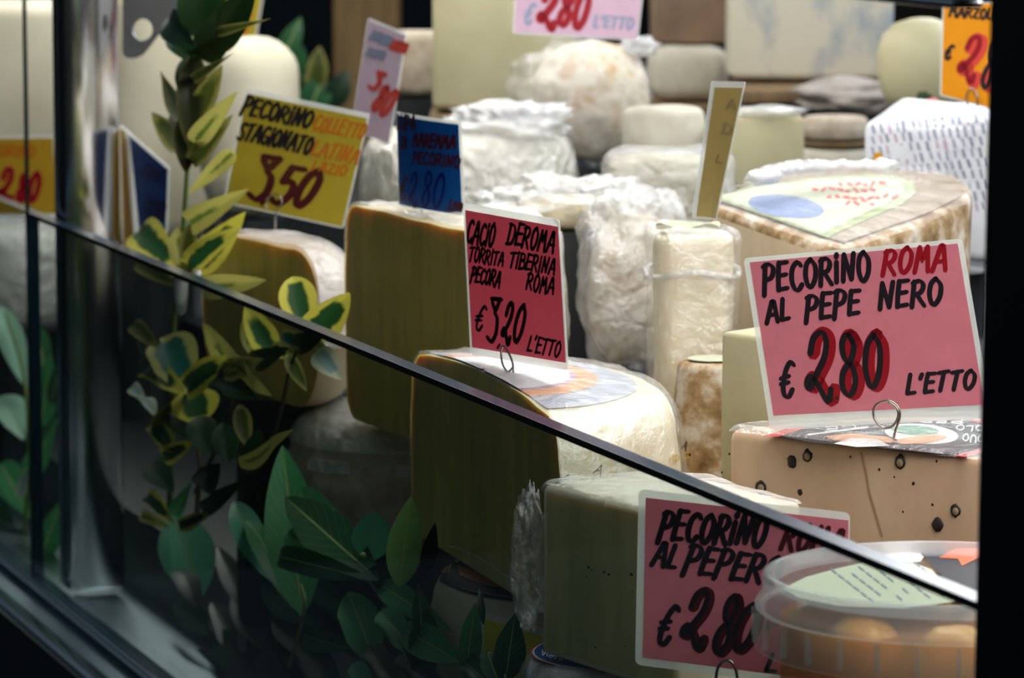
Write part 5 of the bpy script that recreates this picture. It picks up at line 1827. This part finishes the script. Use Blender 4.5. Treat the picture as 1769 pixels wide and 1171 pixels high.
leaf(ll, (350, 1030), (298, 884), 0.006, 104, 'laurel_teal', 'laurel', fold=0.12, bend=0.04)
leaf(ll, (340, 1050), (305, 985), 0.006, 46, 'laurel_black', 'laurel', roll=20)
stem(ll, [(350, 1028), (360, 1060), (372, 1100)], 0.010, 0.0016, 'stem_brown')
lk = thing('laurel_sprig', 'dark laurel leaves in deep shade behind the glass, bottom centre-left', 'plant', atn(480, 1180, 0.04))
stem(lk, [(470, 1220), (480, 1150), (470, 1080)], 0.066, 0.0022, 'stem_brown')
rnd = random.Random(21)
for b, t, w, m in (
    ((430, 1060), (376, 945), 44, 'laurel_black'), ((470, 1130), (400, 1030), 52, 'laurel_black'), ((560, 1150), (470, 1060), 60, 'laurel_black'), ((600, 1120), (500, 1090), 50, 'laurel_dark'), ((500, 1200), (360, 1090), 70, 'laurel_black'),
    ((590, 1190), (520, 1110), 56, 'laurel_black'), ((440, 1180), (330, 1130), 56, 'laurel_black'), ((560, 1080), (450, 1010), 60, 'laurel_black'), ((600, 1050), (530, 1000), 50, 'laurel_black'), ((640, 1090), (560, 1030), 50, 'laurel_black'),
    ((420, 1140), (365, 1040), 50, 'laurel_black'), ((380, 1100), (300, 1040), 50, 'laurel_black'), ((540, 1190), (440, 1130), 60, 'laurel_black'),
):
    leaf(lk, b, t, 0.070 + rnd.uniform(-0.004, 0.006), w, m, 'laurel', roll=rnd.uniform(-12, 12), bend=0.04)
# leaves in the far bay
fl = thing('leafy_sprig', 'pale and dark green leaves low in the bay left of the bright post', 'plant', atn(30, 1000, 0.05))
stem(fl, [(40, 1010), (44, 900), (50, 780), (40, 640), (10, 540)], 0.05, 0.003, 'stem_green')
for b, t, w, m, kw in (
    ((48, 672), (2, 528), 48, 'laurel_mint', {}), ((70, 740), (88, 610), 48, 'laurel_mid', {}), ((40, 760), (-14, 690), 60, 'laurel_mint', dict(roll=30)), ((50, 820), (100, 720), 44, 'laurel_mid', {}), ((35, 860), (46, 800), 18, 'leaf_pale', dict(bend=0.2)),
    ((60, 900), (0, 800), 60, 'laurel_mid', {}), ((70, 960), (110, 860), 50, 'laurel_mid', {}), ((30, 930), (-20, 880), 60, 'laurel_dark', {}), ((80, 640), (60, 560), 40, 'laurel_dark', {}), ((90, 700), (104, 620), 30, 'laurel_dark', {}),
):
    leaf(fl, b, t, 0.05 + rnd.uniform(-0.01, 0.01), w, m, 'laurel', **kw)
# green plant in the dark at the back
gp = thing('leafy_plant', 'blurred green plant in the dark behind the yellow sign', 'plant', at(540, 400, 5.4) * 1.0)
def leafY(parent, base, tip, Y, w, mat):
    a, b = at(*base, Y), at(*tip, Y)
    n0 = to_sn(a)[1]; n1 = to_sn(b)[1]
    leaf(parent, base, tip, n0, w, mat, 'laurel', n2=n1)
for b, t, w, m in (((515, 140), (505, 60), 44, 'laurel_dark'), ((545, 160), (552, 80), 40, 'leaf_olive'), ((500, 180), (490, 90), 40, 'laurel_dark'), ((570, 190), (600, 120), 46, 'laurel_black'), ((530, 200), (560, 130), 60, 'laurel_dark'), ((480, 120), (520, 30), 40, 'laurel_dark')):
    leafY(gp, b, t, 5.4, w, m)
P_ = [at(x, y, 5.42) for x, y in ((530, 600), (535, 420), (540, 260), (530, 130))]
v, f = tube([V3(q) for q in spline([tuple(p) for p in P_], 4)], 0.005, 8)
mk('stem', v, f, 'stem_green', gp)
